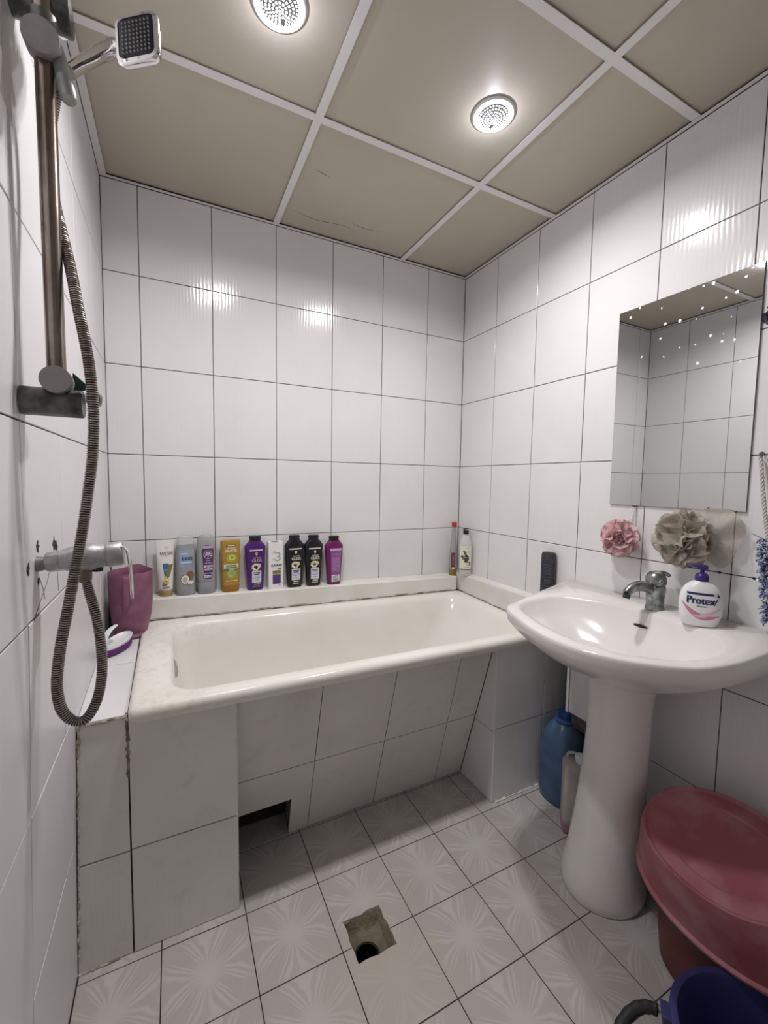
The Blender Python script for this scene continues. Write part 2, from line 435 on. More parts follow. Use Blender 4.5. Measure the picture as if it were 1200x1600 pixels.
# drain
DIRT = mat('drain_concrete', (0.27, 0.235, 0.165), 0.85, col2=(0.19, 0.16, 0.11), vscale=24, bump=0.004, bscale=70)
dr = thing('floor_drain', 'open square drain hole with dirty brown concrete sides in the tiled floor', 'drain', (0.678, -0.866, 0))
bm = bmesh.new()
def sq(h, z, cx=0.0, cy=0.0, n=8, am=0.003):
    out = []
    for k in range(4 * n):
        s, t = divmod(k, n); f = -1 + 2 * t / n
        x, y = ((f, -1), (1, f), (-f, 1), (-1, -f))[s]
        p = Vector((cx + x*h, cy + y*h, z)); q = noise.noise(p * 60) * am
        out.append(p + Vector((q, noise.noise(p * 60 + Vector((9, 0, 0))) * am, 0)))
    return out
ringloft(bm, [sq(0.066, -0.06), sq(0.066, -0.004), sq(0.0585, -0.001), sq(0.054, -0.006), sq(0.050, -0.030), sq(0.045, -0.042, -0.003, -0.003), sq(0.034, -0.052, -0.008, -0.009), sq(0.031, -0.060, -0.010, -0.012)], False, False)
obj('pit', bm, DIRT, dr)
bm = bmesh.new(); cyl(bm, (-0.010, -0.012, -0.20), (-0.010, -0.012, -0.050), 0, prof=[(0, 0.036), (1, 0.036), (1, 0.0305), (0.03, 0.0305), (0.02, 0.001)], cap0=True, cap1=False)
obj('pipe', bm, mat('pipe_black', (0.02, 0.016, 0.013), 0.35), dr)

# ------------------------------------------------------------------ ceiling
bm = bmesh.new(); box(bm, -0.08, W + 0.16, YF - 0.08, 0.08, 2.345, 2.40)
ce = struct('ceiling', bm, DARKGAP, smooth=False)
GX = [0.004, 0.612, 1.210, W - 0.004]; GY = [-0.004, -0.575, -1.085, -1.595, -2.105, YF]
LAMPS = [(0.444, -0.818), (1.058, -0.819)]
def ceiling_panel(x0, x1, y0, y1, hole=None):
    bm = bmesh.new(); z0, z1 = 2.3155, 2.323
    x0 += 0.004; x1 -= 0.004; y0 += 0.004; y1 -= 0.004
    if not hole:
        box(bm, x0, x1, y0, y1, z0, z1)
    else:
        n = 48; hx, hy = hole; r = 0.052
        def outer(a):
            c, s = math.cos(a), math.sin(a)
            k = min(((x1-hx) if c > 0 else (x0-hx)) / c if abs(c) > 1e-6 else 9, ((y1-hy) if s > 0 else (y0-hy)) / s if abs(s) > 1e-6 else 9)
            return Vector((hx + c*k, hy + s*k, 0))
        A = sorted([2*PI*i/n for i in range(n)] + [math.atan2(y-hy, x-hx) % (2*PI) for x in (x0, x1) for y in (y0, y1)])
        inn = [Vector((hx + r*math.cos(a), hy + r*math.sin(a), 0)) for a in A]; out = [outer(a) for a in A]
        up = lambda L, z: [p + Vector((0, 0, z)) for p in L]
        R = ringloft(bm, [up(inn, z1), up(inn, z0), up(out, z0), up(out, z1)], False, False)
        for i in range(len(A)):
            j = (i+1) % len(A); bm.faces.new((R[3][i], R[3][j], R[0][j], R[0][i]))
    return obj('panel', bm, PANEL, ce, smooth=False)
for x0, x1 in zip(GX, GX[1:]):
    for y1, y0 in zip(GY, GY[1:]):
        h = [l for l in LAMPS if x0 < l[0] < x1 and y0 < l[1] < y1]
        ceiling_panel(x0, x1, y0, y1, h[0] if h else None)
def bar(x0, x1, y0, y1):
    bm = bmesh.new(); box(bm, x0, x1, y0, y1, 2.3095, 2.3115)
    if x1 - x0 < y1 - y0: c = (x0+x1)/2; box(bm, c-0.001, c+0.001, y0, y1, 2.3115, 2.345)
    else: c = (y0+y1)/2; box(bm, x0, x1, c-0.001, c+0.001, 2.3115, 2.345)
    return obj('grid_bar', bm, BAR, ce, smooth=False)
for gx in GX[1:3]: bar(gx - 0.012, gx + 0.012, YF, -0.006)
for gy in GY[1:5]:
    for x0, x1 in zip(GX, GX[1:]):
        a = 0.012 if x0 > 0.1 else 0.004; b = 0.012 if x1 < 1.4 else 0.0
        bar(x0 + a, x1 - b, gy - 0.012, gy + 0.012)
def angle_trim(n, pts, horiz):
    bm = bmesh.new()
    box(bm, *pts)
    return struct('trim_%d' % n, bm, BAR, smooth=False)
angle_trim(2, (0.001, W-0.001, -0.012, -0.0008, 2.3065, 2.3085), 0)
angle_trim(3, (0.001, 0.022, YF, -0.013, 2.3065, 2.3085), 1)
angle_trim(4, (W-0.013, W-0.001, YF, -0.013, 2.3065, 2.3085), 1)
# hairline cracks in the ceiling film
for pts in ([(0.64, -0.12), (0.75, -0.10), (0.86, -0.115), (0.93, -0.105)], [(0.88, -0.15), (0.95, -0.14), (1.02, -0.15)], [(0.66, -0.37), (0.73, -0.355)]):
    bm = bmesh.new(); tube(bm, catmull([(x, y, 2.3154) for x, y in pts], 6), lambda i, n: 0.0008 * (1 - abs(2*i/(n-1) - 1)) + 0.0001, 5)
    obj('crack', bm, DARKGAP, ce)

# ------------------------------------------------------------------ ceiling lamps
def lamp(x, y, label):
    t = thing('ceiling_lamp', label, 'lamp', (x, y, 2.3155), 0, 'round ceiling lamps')
    bm = bmesh.new(); n = 64
    prof = [(0.046, 0.006), (0.060, 0.0), (0.0605, -0.003), (0.057, -0.0065), (0.044, -0.0085), (0.0415, -0.006), (0.0415, 0.006)]
    ringloft(bm, [[Vector((r*math.cos(2*PI*i/n), r*math.sin(2*PI*i/n), z)) for i in range(n)] for r, z in prof + prof[:1]], False, False)
    obj('ring', bm, WHITEP, t)
    def zc(r): return -0.0075 - 0.0075 * (1 - (r / 0.041) ** 2)
    bm = bmesh.new()
    ringloft(bm, [[Vector((r*math.cos(2*PI*i/n), r*math.sin(2*PI*i/n), zc(r))) for i in range(n)] for r in (0.041, 0.033, 0.025, 0.017, 0.009, 0.002)], False, True)
    obj('lens', bm, mat('lamp_lens', (0.003, 0.003, 0.003), 1.0, spec=0.0, emit=0.17), t)
    bm = bmesh.new()
    for k, cnt in enumerate((1, 6, 12, 18, 24, 29)):
        r = 0.0077 * k
        for i in range(cnt):
            a = 2*PI*(i + 0.3*k) / cnt
            if k in (3, 4) and 0.9 < (a % (2*PI)) < 1.25: continue          # a few diodes are out
            c = Vector((r*math.cos(a), r*math.sin(a), zc(min(r, 0.0405)) - 0.0005))
            e = Vector((math.cos(a), math.sin(a), 0)); f = Vector((-e.y, e.x, 0)); h = 0.0020
            R0 = [c + e*sx*h + f*sy*h for sx, sy in ((-1,-1),(1,-1),(1,1),(-1,1))]
            ringloft(bm, [R0, [p + Vector((0, 0, -0.0006)) for p in R0]], False, True)
    obj('diodes', bm, mat('diode_glow', (1, 1, 1), 0.5, emit=LAMP_STRENGTH), t, smooth=False)['kind'] = 'stuff'
    ld = bpy.data.lights.new('diode_light', 'AREA'); ld.shape = 'DISK'; ld.size = 0.0038; ld.energy = LAMP_POWER / 6; ld.spread = LAMP_SPREAD; ld.color = LAMP_COLOR
    for i in range(6):                                   # the diodes that carry the lamp's light
        a = 2*PI*(i*4 + 1.2)/24; lo = bpy.data.objects.new('diode_light', ld); COL.objects.link(lo); lo.parent = t
        lo.location = (.0308*math.cos(a), .0308*math.sin(a), zc(.0308) - .0015)
    lp = bpy.data.lights.new('added_halo_light', 'POINT'); lp.energy = HALO_POWER; lp.shadow_soft_size = 0.003; lp.color = (0.86, 0.85, 1.0)  # added point light, not a lamp part: casts the bluish halo on the ceiling
    lg = bpy.data.objects.new('added_halo_light', lp); COL.objects.link(lg); lg.parent = t; lg.location = (0, 0, -0.046)
    return t
lamp(*LAMPS[0], 'round glowing ceiling lamp nearer the shower rail, cut by the top of the photo')
lamp(*LAMPS[1], 'round glowing ceiling lamp wholly in view in the middle ceiling panel')

# ------------------------------------------------------------------ bathtub
def zrim(x, y):
    s = min(max((x - 0.1) / 1.45, 0), 1); t = min(max((y + 0.675) / 0.61, 0), 1)
    return (0.683 + (0.668 - 0.683) * s) * (1 - t) + (0.716 + (0.690 - 0.716) * s) * t
tub = thing('bathtub', 'white enamel bathtub set between tiled ledges along the back wall', 'bathtub', (0, 0, 0))
bm = bmesh.new(); zo = lambda d: (lambda x, y: zrim(x, y) + d)
X0, X1, Y0, Y1 = 0.102, 1.552, -0.682, -0.067
def zl(d):   # rim height evaluated at the rim, kept for the inner rings
    return lambda x, y: zrim(x, y) + d
rings = [rrect(X0+0.02, X1-0.005, Y0+0.045, Y1, 0.02, zo(-0.040)), rrect(X0+0.004, X1, Y0+0.010, Y1, 0.02, zo(-0.042)),
         rrect(X0+0.001, X1, Y0+0.002, Y1, 0.02, zo(-0.030)), rrect(X0, X1, Y0, Y1, 0.02, zo(-0.014)),
         rrect(X0+0.004, X1, Y0+0.006, Y1, 0.022, zo(-0.003)), rrect(X0+0.014, X1-0.01, Y0+0.020, Y1-0.006, 0.03, zo(0.0)),
         rrect(0.190, 1.512, -0.632, -0.108, 0.07, zo(-0.002)), rrect(0.198, 1.502, -0.622, -0.116, 0.075, zo(-0.007)),
         rrect(0.2035, 1.49, -0.612, -0.126, 0.08, zo(-0.022)), rrect(0.2075, 1.46, -0.598, -0.137, 0.085, zo(-0.07)),
         rrect(0.225, 1.38, -0.545, -0.155, 0.09, zo(-0.19)), rrect(0.25, 1.28, -0.50, -0.175, 0.10, zo(-0.30)),
         rrect(0.29, 1.20, -0.46, -0.215, 0.08, zo(-0.355)), rrect(0.36, 1.10, -0.41, -0.27, 0.05, zo(-0.37))]
ringloft(bm, rings, False, True)
def tub_mat():
    m = MATS['tub_enamel']; g = N(m); b = m.node_tree.nodes['Principled BSDF']
    src = b.inputs['Base Color'].links[0].from_socket
    geo = g.new('ShaderNodeNewGeometry'); sx = g.new('ShaderNodeSeparateXYZ'); g.lk(geo.outputs['Position'], sx.inputs[0])
    nz = g.new('ShaderNodeTexNoise'); nz.inputs['Scale'].default_value = 34; nz.inputs['Detail'].default_value = 10; nz.inputs['Roughness'].default_value = 0.72
    g.lk(geo.outputs['Position'], nz.inputs['Vector'])
    left = g.step(sx.outputs[0], 0.55, 0.12); rim = g.step(sx.outputs[2], 0.625, 0.66)
    f = g.math('MULTIPLY', g.math('MULTIPLY', g.step(nz.outputs['Fac'], 0.46, 0.68), g.math('MULTIPLY', left, rim)), 0.34)
    g.lk(g.mix(f, src, (0.50, 0.43, 0.31)), b.inputs['Base Color'])
    g.lk(g.math('MULTIPLY_ADD', g.math('MULTIPLY', left, rim), 0.35, 0.14), b.inputs['Roughness'])
tub_mat()
obj('basin_shell', bm, ENAMEL, tub, angle=60)
bm = bmesh.new(); d0 = Vector((0.2055, -0.365, 0.640)); nd = Vector((1, -0.14, 0.22)).normalized()
cyl(bm, d0 - nd*0.002, d0 + nd*0.0045, 0, prof=[(0, 0.030), (0.6, 0.030), (1, 0.026), (0.7, 0.021), (0.7, 0.001)], n=32)
obj('overflow_drain', bm, OLDCHROME, tub)

# raised tiled step at the tap end
st = thing('tiled_step', 'worn white tiled block at the tap end of the bathtub', 'ledge', (0, 0, 0))
zs = lambda y: 0.656 + (0.705 - 0.656) * min(max((y + 0.64) / 0.575, 0), 1)
bm = bmesh.new()
ringloft(bm, [[Vector((-0.020, -0.632, 0)), Vector((0.356, -0.632, 0)), Vector((0.356, -0.46, 0)), Vector((-0.020, -0.46, 0))],
              [Vector((-0.006, -0.632, 0.645)), Vector((0.356, -0.632, 0.636)), Vector((0.356, -0.60, 0.636)), Vector((-0.006, -0.46, 0.645))]])
box(bm, -0.004, 0.096, -0.60, -0.003, 0.30, 0.646)
obj('core', bm, GROUT, st, smooth=False)
def qslab(parent, name, P, n, th, m, label=None):
    """tile from four front corners P (ccw seen from n)"""
    bm = bmesh.new(); n = Vector(n).normalized(); P = [Vector(p) for p in P]; c = sum(P, Vector()) / len(P)
    R = [[p - n*th for p in P], [p - n*0.0011 for p in P], [p + (c - p).normalized()*0.0016 for p in P]]
    ringloft(bm, R); o = obj(name, bm, m, parent, smooth=False)
    return o
yf = -0.640
for x0, x1, z0, z1, d in ((-0.0215, 0.0965, 0.288, 0.647, 0.0), (0.1005, 0.362, 0.292, 0.645, -0.002), (-0.0235, 0.0965, 0.001, 0.284, 0.0), (0.1005, 0.362, 0.001, 0.288, -0.001)):
    L = lambda z: (lean(z) + 0.002) if x0 < 0 else x0
    qslab(st, 'tile', [(L(z0), yf+d, z0), (x1, yf+d, z0), (x1, yf+d, z1), (L(z1), yf+d, z1)], (0, -1, 0), 0.008, TILE_OLD)
for y0, y1 in ((-0.643, -0.362), (-0.359, -0.0668)):
    qslab(st, 'tile', [(lean(.67)+0.0004, y0, zs(y0)), (0.0985, y0, zs(y0)), (0.0985, y1, zs(y1)), (lean(.7)+0.0004, y1, zs(y1))], (0, 0, 1), 0.007, TILE)
# side face of the block, towards the tub panel
qslab(st, 'tile', [(0.364, -0.640, 0.001), (0.364, -0.45, 0.001), (0.364, -0.60, 0.63), (0.364, -0.640, 0.63)], (1, 0, 0), 0.007, TILE_OLD)
# grime and crumbling filler in the joints
bm = bmesh.new()
for k in range(26):
    z = 0.655 - k * 0.0065
    blob(bm, (0.098 + random.uniform(-.002, .002), -0.641, z), random.uniform(.0028, .0058) * (1.1 if k < 13 else 0.9), k, 0.5, 1, (1, 0.45, 1.4))
obj('grime', bm, GRIME, st)['kind'] = 'stuff'
bm = bmesh.new()
for k in range(30):
    z = 0.645 - k * 0.021 + random.uniform(-.004, .004)
    blob(bm, (lean(z) + 0.004, -0.643, z), random.uniform(.002, .006) * (1.3 if k < 5 else 0.8), k+50, 0.5, 1, (0.8, 0.5, 2.2))
for k in range(16):
    blob(bm, (0.004 + k * 0.006, -0.644, 0.650 + random.uniform(-.003, .002)), random.uniform(.003, .006), k+90, 0.5, 1, (1.3, 0.5, 0.8))
for k in range(9):
    blob(bm, (0.103 + k * 0.005, -0.650 + k*0.0005, 0.649 + random.uniform(-.004, .004)), random.uniform(.004, .008), k+120, 0.5, 1, (1.3, 0.6, 0.7))
for k in range(20):
    blob(bm, (-0.018 + k * 0.0045, -0.642, 0.002), random.uniform(.002, .0045), k+150, 0.5, 1, (1.6, 0.8, 0.6))
obj('filler', bm, CAULK, st)['kind'] = 'stuff'

# slanted tiled panel below the tub's front edge
pn = thing('tub_panel', 'slanted white tiled panel under the front edge of the bathtub', 'panel', (0, 0, 0))
YT, YB, ZT = -0.628, -0.440, 0.640
yp = lambda z: YB + (YT - YB) * z / ZT
nrm = Vector((0, -ZT, (YT - YB))).normalized()
xl = lambda x, z: x
J = [(0.366, 0.366), (0.624, 0.627), (0.891, 0.890), (1.161, 1.175), (1.308, 1.308)]   # x at top, x at bottom
def ptile(a, b, z0, z1, poly=None):
    xa = lambda z: J[a][1] + (J[a][0] - J[a][1]) * z / ZT; xb = lambda z: J[b][1] + (J[b][0] - J[b][1]) * z / ZT
    e = 0.0012
    P = poly or [(xa(z0)+e, z0+e), (xb(z0)-e, z0+e), (xb(z1)-e, z1-e), (xa(z1)+e, z1-e)]
    if poly:
        bm = bmesh.new(); ringloft(bm, [[Vector((x, yp(z), z)) - nrm*0.012 for x, z in P], [Vector((x, yp(z), z)) for x, z in P]])
        bm.normal_update(); bmesh.ops.triangulate(bm, faces=[f for f in bm.faces if len(f.verts) > 4])
        return obj('tile', bm, TILE_OLD, pn, smooth=False)
    return qslab(pn, 'tile', [(x, yp(z), z) for x, z in P], nrm, 0.008, TILE_OLD)
ZM = 0.304
for k in range(4): ptile(k, k+1, ZM, ZT)
for k in range(1, 4): ptile(k, k+1, 0.0, ZM)
ptile(0, 1, 0, ZM, [(0.367, 0.160), (0.557, 0.162), (0.5585, 0.001), (0.6255, 0.001), (0.6245, ZM-0.001), (0.367, ZM-0.001)])
bm = bmesh.new()
back = lambda x, z: Vector((x, yp(z), z)) - nrm*0.0018
back2 = lambda x, z: Vector((x, yp(z), z)) - nrm*0.03
ringloft(bm, [[back2(x, z) for x, z in ((0.36, 0.163), (0.5605, 0.163), (0.5605, 0), (1.309, 0), (1.309, ZT), (0.36, ZT))], [back(x, z) for x, z in ((0.36, 0.163), (0.5605, 0.163), (0.5605, 0), (1.309, 0), (1.309, ZT), (0.36, ZT))]])
bm.normal_update(); bmesh.ops.triangulate(bm, faces=[f for f in bm.faces if len(f.verts) > 4])
obj('backing', bm, GROUT, pn, smooth=False)
# inside of the access hole: brick end, and near-black sheets added for its shade
bm = bmesh.new(); box(bm, 0.5610, 0.60, -0.425, -0.385, 0.0, 0.16)
obj('brick', bm, mat('rough_brick', (0.30, 0.25, 0.21), 0.9, var=0.4, vscale=50, bump=0.002), pn, smooth=False)
bm = bmesh.new(); box(bm, 0.36, 0.75, -0.34, -0.33, 0.0, 0.26); box(bm, 0.70, 0.72, -0.41, -0.33, 0.0, 0.26)
obj('hole_shade_sheet', bm, DARKGAP, pn, smooth=False)

# tiled pillar at the far end of the tub
pl = thing('tiled_pillar', 'square white tiled pillar at the far end of the tub below the washbasin', 'pillar', (0, 0, 0))
bm = bmesh.new(); box(bm, 1.3135, 1.700, -0.637, -0.628, 0.0, 0.636)
obj('core', bm, GROUT, pl, smooth=False)
for x0, x1 in ((1.310, 1.5685), (1.5715, 1.700)):
    for z0, z1 in ((0.001, 0.297), (0.300, 0.640)):
        qslab(pl, 'tile', [(x0, -0.642, z0), (x1, -0.642, z0), (x1, -0.642, z1), (x0, -0.642, z1)], (0, -1, 0), 0.007, TILE)
for z0, z1 in ((0.001, 0.285), (0.288, 0.640)):
    qslab(pl, 'tile', [(1.3085, yp(z0)-0.002, z0), (1.3085, -0.640, z0), (1.3085, -0.640, z1), (1.3085, yp(z1)-0.002, z1)], (-1, 0, 0), 0.007, TILE)
bm = bmesh.new()
for k in range(26):
    blob(bm, (1.325 + k * 0.0092, -0.646, 0.002), random.uniform(.003, .0075), k+200, 0.5, 1, (1.5, 0.8, 0.7))
obj('filler', bm, mat('pale_filler', (0.75, 0.72, 0.65), 0.7, bump=0.002), pl)['kind'] = 'stuff'

# ledge behind and beside the tub
lb = thing('back_ledge', 'long white ledge carrying the shampoo bottles along the back wall', 'ledge', (0, 0, 0))
bm = bmesh.new()
def lring(x): 
    f = (x) / W; zt = 0.806 - 0.040 * f; z0 = zrim(x, -0.067) + 0.002
    return [Vector((x, -0.066, z0)), Vector((x, -0.066, zt-0.010)), Vector((x, -0.063, zt-0.007)), Vector((x, -0.060, zt-0.005)), Vector((x, -0.0012, zt)), Vector((x, -0.0012, z0))]
ringloft(bm, [lring(x) for x in (0.003, 0.4, 0.8, 1.2, 1.538)])
obj('slab', bm, LEDGEW, lb, smooth=False)
bm = bmesh.new(); pts = [(x, -0.0668, zrim(x, -0.067) + 0.003) for x in [0.10 + 0.05*k for k in range(29)]]
tube(bm, pts, lambda i, n: 0.0035 + 0.0012*math.sin(i*2.3), 7)
obj('sealant', bm, CAULK, lb)
lr = thing('side_ledge', 'short white ledge at the tub end along the right wall', 'ledge', (0, 0, 0))
bm = bmesh.new()
def rring(y):
    zt = 0.784; z0 = zrim(1.552, y) + 0.0005
    return [Vector((1.553, y, z0)), Vector((1.548, y, zt-0.012)), Vector((1.551, y, zt-0.005)), Vector((W-0.0012, y, zt)), Vector((W-0.0012, y, z0))]
ringloft(bm, [rring(y) for y in (-0.004, -0.062, -0.3, -0.5, -0.690)])
obj('slab', bm, LEDGEW, lr, smooth=False)
bm = bmesh.new(); tube(bm, [(1.5525, -0.07 - 0.05*k, zrim(1.552, -0.07 - 0.05*k) + 0.0012) for k in range(13)], lambda i, n: 0.003 + 0.001*math.sin(i*1.9), 7)
obj('sealant', bm, CAULK, lr)
#PART2
# ------------------------------------------------------------------ print on curved fronts
class Surf:
    """front (-y side) of a lofted bottle, for laying labels on"""
    def __init__(s, secs): s.s = secs
    def ab(s, z):
        S = s.s
        if z <= S[0][0]: return S[0][1], S[0][2], (S[0][3] if len(S[0]) > 3 else 2)
        for p, q in zip(S, S[1:]):
            if p[0] <= z <= q[0]:
                t = (z - p[0]) / max(q[0] - p[0], 1e-6)
                return p[1] + (q[1]-p[1])*t, p[2] + (q[2]-p[2])*t, (p[3] if len(p) > 3 else 2)
        return S[-1][1], S[-1][2], (S[-1][3] if len(S[-1]) > 3 else 2)
    def y(s, x, z):
        a, b, n = s.ab(z); k = min(abs(x) / a, 0.995)
        return -b * (1 - k ** n) ** (1 / n)
    def p(s, x, z, lay=1): return Vector((x, s.y(x, z) - 0.00035 * lay, z))
class Flat:
    def __init__(s, y): s.y0 = y
    def p(s, x, z, lay=1): return Vector((x, s.y0 - 0.00035 * lay, z))
def print_rect(parent, surf, x0, x1, z0, z1, m, lay=1, name='label', fn=None, nx=10, nz=8):
    """fn(z fraction) -> (left, right) fractions of the width"""
    bm = bmesh.new(); V = []
    for j in range(nz + 1):
        f = j / nz; z = z0 + (z1 - z0) * f; l, r = fn(f) if fn else (0, 1)
        V.append([bm.verts.new(surf.p(x0 + (x1-x0) * (l + (r-l) * i / nx), z, lay)) for i in range(nx + 1)])
    for j in range(nz):
        for i in range(nx): bm.faces.new((V[j][i], V[j][i+1], V[j+1][i+1], V[j+1][i]))
    return obj(name, bm, m, parent, angle=60)
def print_disc(parent, surf, cx, cz, rx, rz, m, lay=2, name='label', wob=0.0, seed=0):
    bm = bmesh.new(); n = 22; c = bm.verts.new(surf.p(cx, cz, lay)); R = []
    for k in (0.5, 1.0):
        R.append([bm.verts.new(surf.p(cx + rx*k*math.cos(2*PI*i/n)*(1+wob*math.sin(i*2.1+seed)), cz + rz*k*math.sin(2*PI*i/n)*(1+wob*math.cos(i*1.7+seed)), lay)) for i in range(n)])
    for i in range(n):
        j = (i+1) % n; bm.faces.new((c, R[0][i], R[0][j])); bm.faces.new((R[0][i], R[1][i], R[1][j], R[0][j]))
    return obj(name, bm, m, parent, angle=60)
def print_ring(parent, surf, cx, cz, rx, rz, wd, m, lay=3, a0=0.0, a1=2*PI, name='emblem'):
    bm = bmesh.new(); n = 20; V = []
    for i in range(n + 1):
        a = a0 + (a1 - a0) * i / n
        V.append([bm.verts.new(surf.p(cx + (rx - d)*math.cos(a), cz + (rz - d)*math.sin(a), lay)) for d in (0, wd)])
    for a, b in zip(V, V[1:]): bm.faces.new((a[0], b[0], b[1], a[1]))
    return obj(name, bm, m, parent, angle=60)
_txt = {}
def text_data(s):
    if s not in _txt:
        c = bpy.data.curves.new('lettering', 'FONT'); c.body = s; c.resolution_u = 3
        o = bpy.data.objects.new('lettering', c); me = bpy.data.meshes.new_from_object(o)
        vs = [v.co.copy() for v in me.vertices]; fs = [tuple(p.vertices) for p in me.polygons]
        bpy.data.objects.remove(o); bpy.data.curves.remove(c); bpy.data.meshes.remove(me)
        xs = [v.x for v in vs]; ys = [v.y for v in vs]
        _txt[s] = ([((v.x-min(xs))/(max(xs)-min(xs)), (v.y-min(ys))/(max(ys)-min(ys))) for v in vs], fs)
    return _txt[s]
def print_text(parent, surf, s, x0, x1, z0, z1, m, lay=3, flip=False, bold=0.0):
    vs, fs = text_data(s); bm = bmesh.new()
    for dx, dz in ([(0, 0)] if not bold else [(-bold, 0), (bold, 0)]):
        V = []
        for u, v in vs:
            if flip: u, v = 1-u, 1-v
            V.append(bm.verts.new(surf.p(x0 + (x1-x0)*u + dx, z0 + (z1-z0)*v, lay + (0.3 if dx > 0 else 0))))
        for f in fs:
            try: bm.faces.new([V[i] for i in f])
            except ValueError: pass
    return obj('lettering', bm, m, parent, smooth=False)
INK = mat('ink_black', (0.02, 0.02, 0.025), 0.4)
WINK = mat('ink_white', (0.82, 0.82, 0.82), 0.4)
GOLDINK = mat('ink_gold', (0.55, 0.47, 0.33), 0.35, 0.3)
PALE = mat('label_pale', (0.66, 0.68, 0.76), 0.4)
CREAM = mat('print_cream', (0.78, 0.72, 0.56), 0.4)
GREENP = mat('print_green', (0.10, 0.20, 0.06), 0.4)
def lines(parent, surf, x0, x1, zs, h, m, lay=3, rag=0.25, seed=1):
    """rows of lettering too small to read"""
    rr = random.Random(seed)
    for z in zs:
        e = (x1 - x0) * rag * rr.random() / 2
        print_rect(parent, surf, x0 + e, x1 - e, z, z + h, m, lay, 'small_print', nx=4, nz=1)

# ------------------------------------------------------------------ bottles on the back ledge
GB = 'bottles on the back ledge'
def ztop_ledge(x): return 0.806 - 0.040 * x / W
def bottle(name, label, x, y, cat='bottle', rot=0.0, z=None, grp=GB, tilt=0.0):
    t = thing(name, label, cat, (x, y, (ztop_ledge(x) - 0.0045 if z is None else z)), rot, grp)
    t.rotation_euler = (tilt, 0, rot)
    return t
def shell(parent, name, secs, m, lid=True):
    bm = bmesh.new(); loft(bm, secs, 36); return obj(name, bm, m, parent, angle=40)
RZ = 0.10
# 1 white tube standing on its gold cap
t = bottle('shampoo_tube', 'white squeeze tube on a gold cap with blue print, leftmost on the back ledge', 0.181, -0.034, 'tube', RZ)
H = 0.216
shell(t, 'cap', [(0, .0215, .0170), (.0015, .0225, .0178), (.024, .0232, .0185), (.0255, .0225, .018)], mat('gold_cap', (0.42, 0.31, 0.13), 0.35, var=0.15, vscale=40))
S = [(.0255, .0238, .0187), (.06, .0262, .0168), (.12, .0290, .0115), (.18, .0308, .0055), (.205, .0314, .0022), (H, .0315, .0013)]
shell(t, 'body', S, mat('tube_white', (0.84, 0.82, 0.80), 0.3)); f = Surf(S)
print_text(t, f, 'PANTENE', -.0185, .0255, .1605, .1725, INK)
lines(t, f, -.004, .008, [.156], .0022, GREYCAP)
print_ring(t, f, .003, .187, .0042, .0062, .0013, GREYCAP, a0=-1, a1=4)
print_rect(t, f, -.011, .012, .066, .128, mat('print_teal', (0.055, 0.16, 0.27), 0.35), 1, fn=lambda q: (0.30*(1-q), 1-.12*abs(q-.3)), nz=10)
print_text(t, f, 'AQUA', -.007, .0075, .100, .1055, mat('print_ice', (0.5, 0.65, 0.75), 0.4), 3)
print_rect(t, f, -.017, .026, .042, .124, mat('print_olive', (0.23, 0.20, 0.06), 0.35), 2, fn=lambda q: (0.05 + 0.62*q, 0.45 + .55*q), nz=14)
for k, (cx, cz) in enumerate([(-.004, .056), (.002, .066), (.006, .055), (-.010, .064), (-.002, .075), (.010, .070)]):
    print_disc(t, f, cx, cz, .0058, .0042, mat('print_yellow', (0.70, 0.60, 0.16), 0.4) if k % 2 == 0 else CREAM, 3 + k % 2, wob=.2, seed=k)
print_rect(t, f, -.020, .0205, .029, .042, WINK, 4); lines(t, f, -.014, .014, [.0325, .037], .0024, INK, 5)
# 2 grey-blue bottle with a coconut
CLEARG = mat('hazy_grey_plastic', (0.46, 0.48, 0.50), 0.25, var=0.12, vscale=30, trans=0.25)
CLEARC = mat('clear_plastic', (0.80, 0.81, 0.82), 0.12, trans=0.55, ior=1.2)
t = bottle('shampoo_bottle', 'translucent grey blue bottle with coconut picture and clear cap on the back ledge', 0.251, -0.034, rot=RZ)
S = [(0, .031, .0185, 2.8), (.004, .0345, .021, 2.8), (.10, .0345, .021, 2.8), (.17, .0335, .020, 2.6), (.200, .0315, .0185, 2.5)]
shell(t, 'body', S, CLEARG); f = Surf(S)
shell(t, 'cap', [(.201, .0312, .0182, 2.5), (.224, .0285, .0165, 2.5), (.2305, .0262, .015, 2.5), (.2325, .022, .012, 2.5)], CLEARC)
print_rect(t, f, -.024, .014, .118, .176, mat('print_sky', (0.30, 0.42, 0.62), 0.35), 1, fn=lambda q: (0, 1 - .12*q))
print_rect(t, f, -.019, .002, .163, .1665, WINK, 3); print_text(t, f, 'EXXE', -.014, .0235, .1395, .1515, mat('ink_navy', (0.02, 0.03, 0.09), 0.4), 3, bold=.0007)
print_rect(t, f, -.019, .020, .1275, .1335, mat('print_paleblue', (0.55, 0.66, 0.80), 0.4), 2); lines(t, f, -.008, .018, [.122], .0028, GREYCAP)
print_disc(t, f, .0135, .078, .0135, .0185, mat('coconut_husk', (0.24, 0.155, 0.07), 0.6, var=.4, vscale=300), 2, wob=.05)
print_disc(t, f, -.0045, .064, .0165, .0185, mat('coconut_rim', (0.13, 0.09, 0.05), 0.6), 3, wob=.04)
print_disc(t, f, -.0045, .064, .0148, .0166, mat('coconut_flesh', (0.80, 0.77, 0.68), 0.5), 4); print_disc(t, f, -.0050, .063, .0085, .010, mat('coconut_hollow', (0.50, 0.46, 0.36), 0.5), 5)
for k in range(4): print_disc(t, f, .010 + .0045*k*.8, .049 + .004*(k % 2), .0055, .0042, MATS['coconut_flesh'], 5 + k % 2, wob=.15, seed=k)
lines(t, f, -.010, .016, [.0385], .0026, GREYCAP)
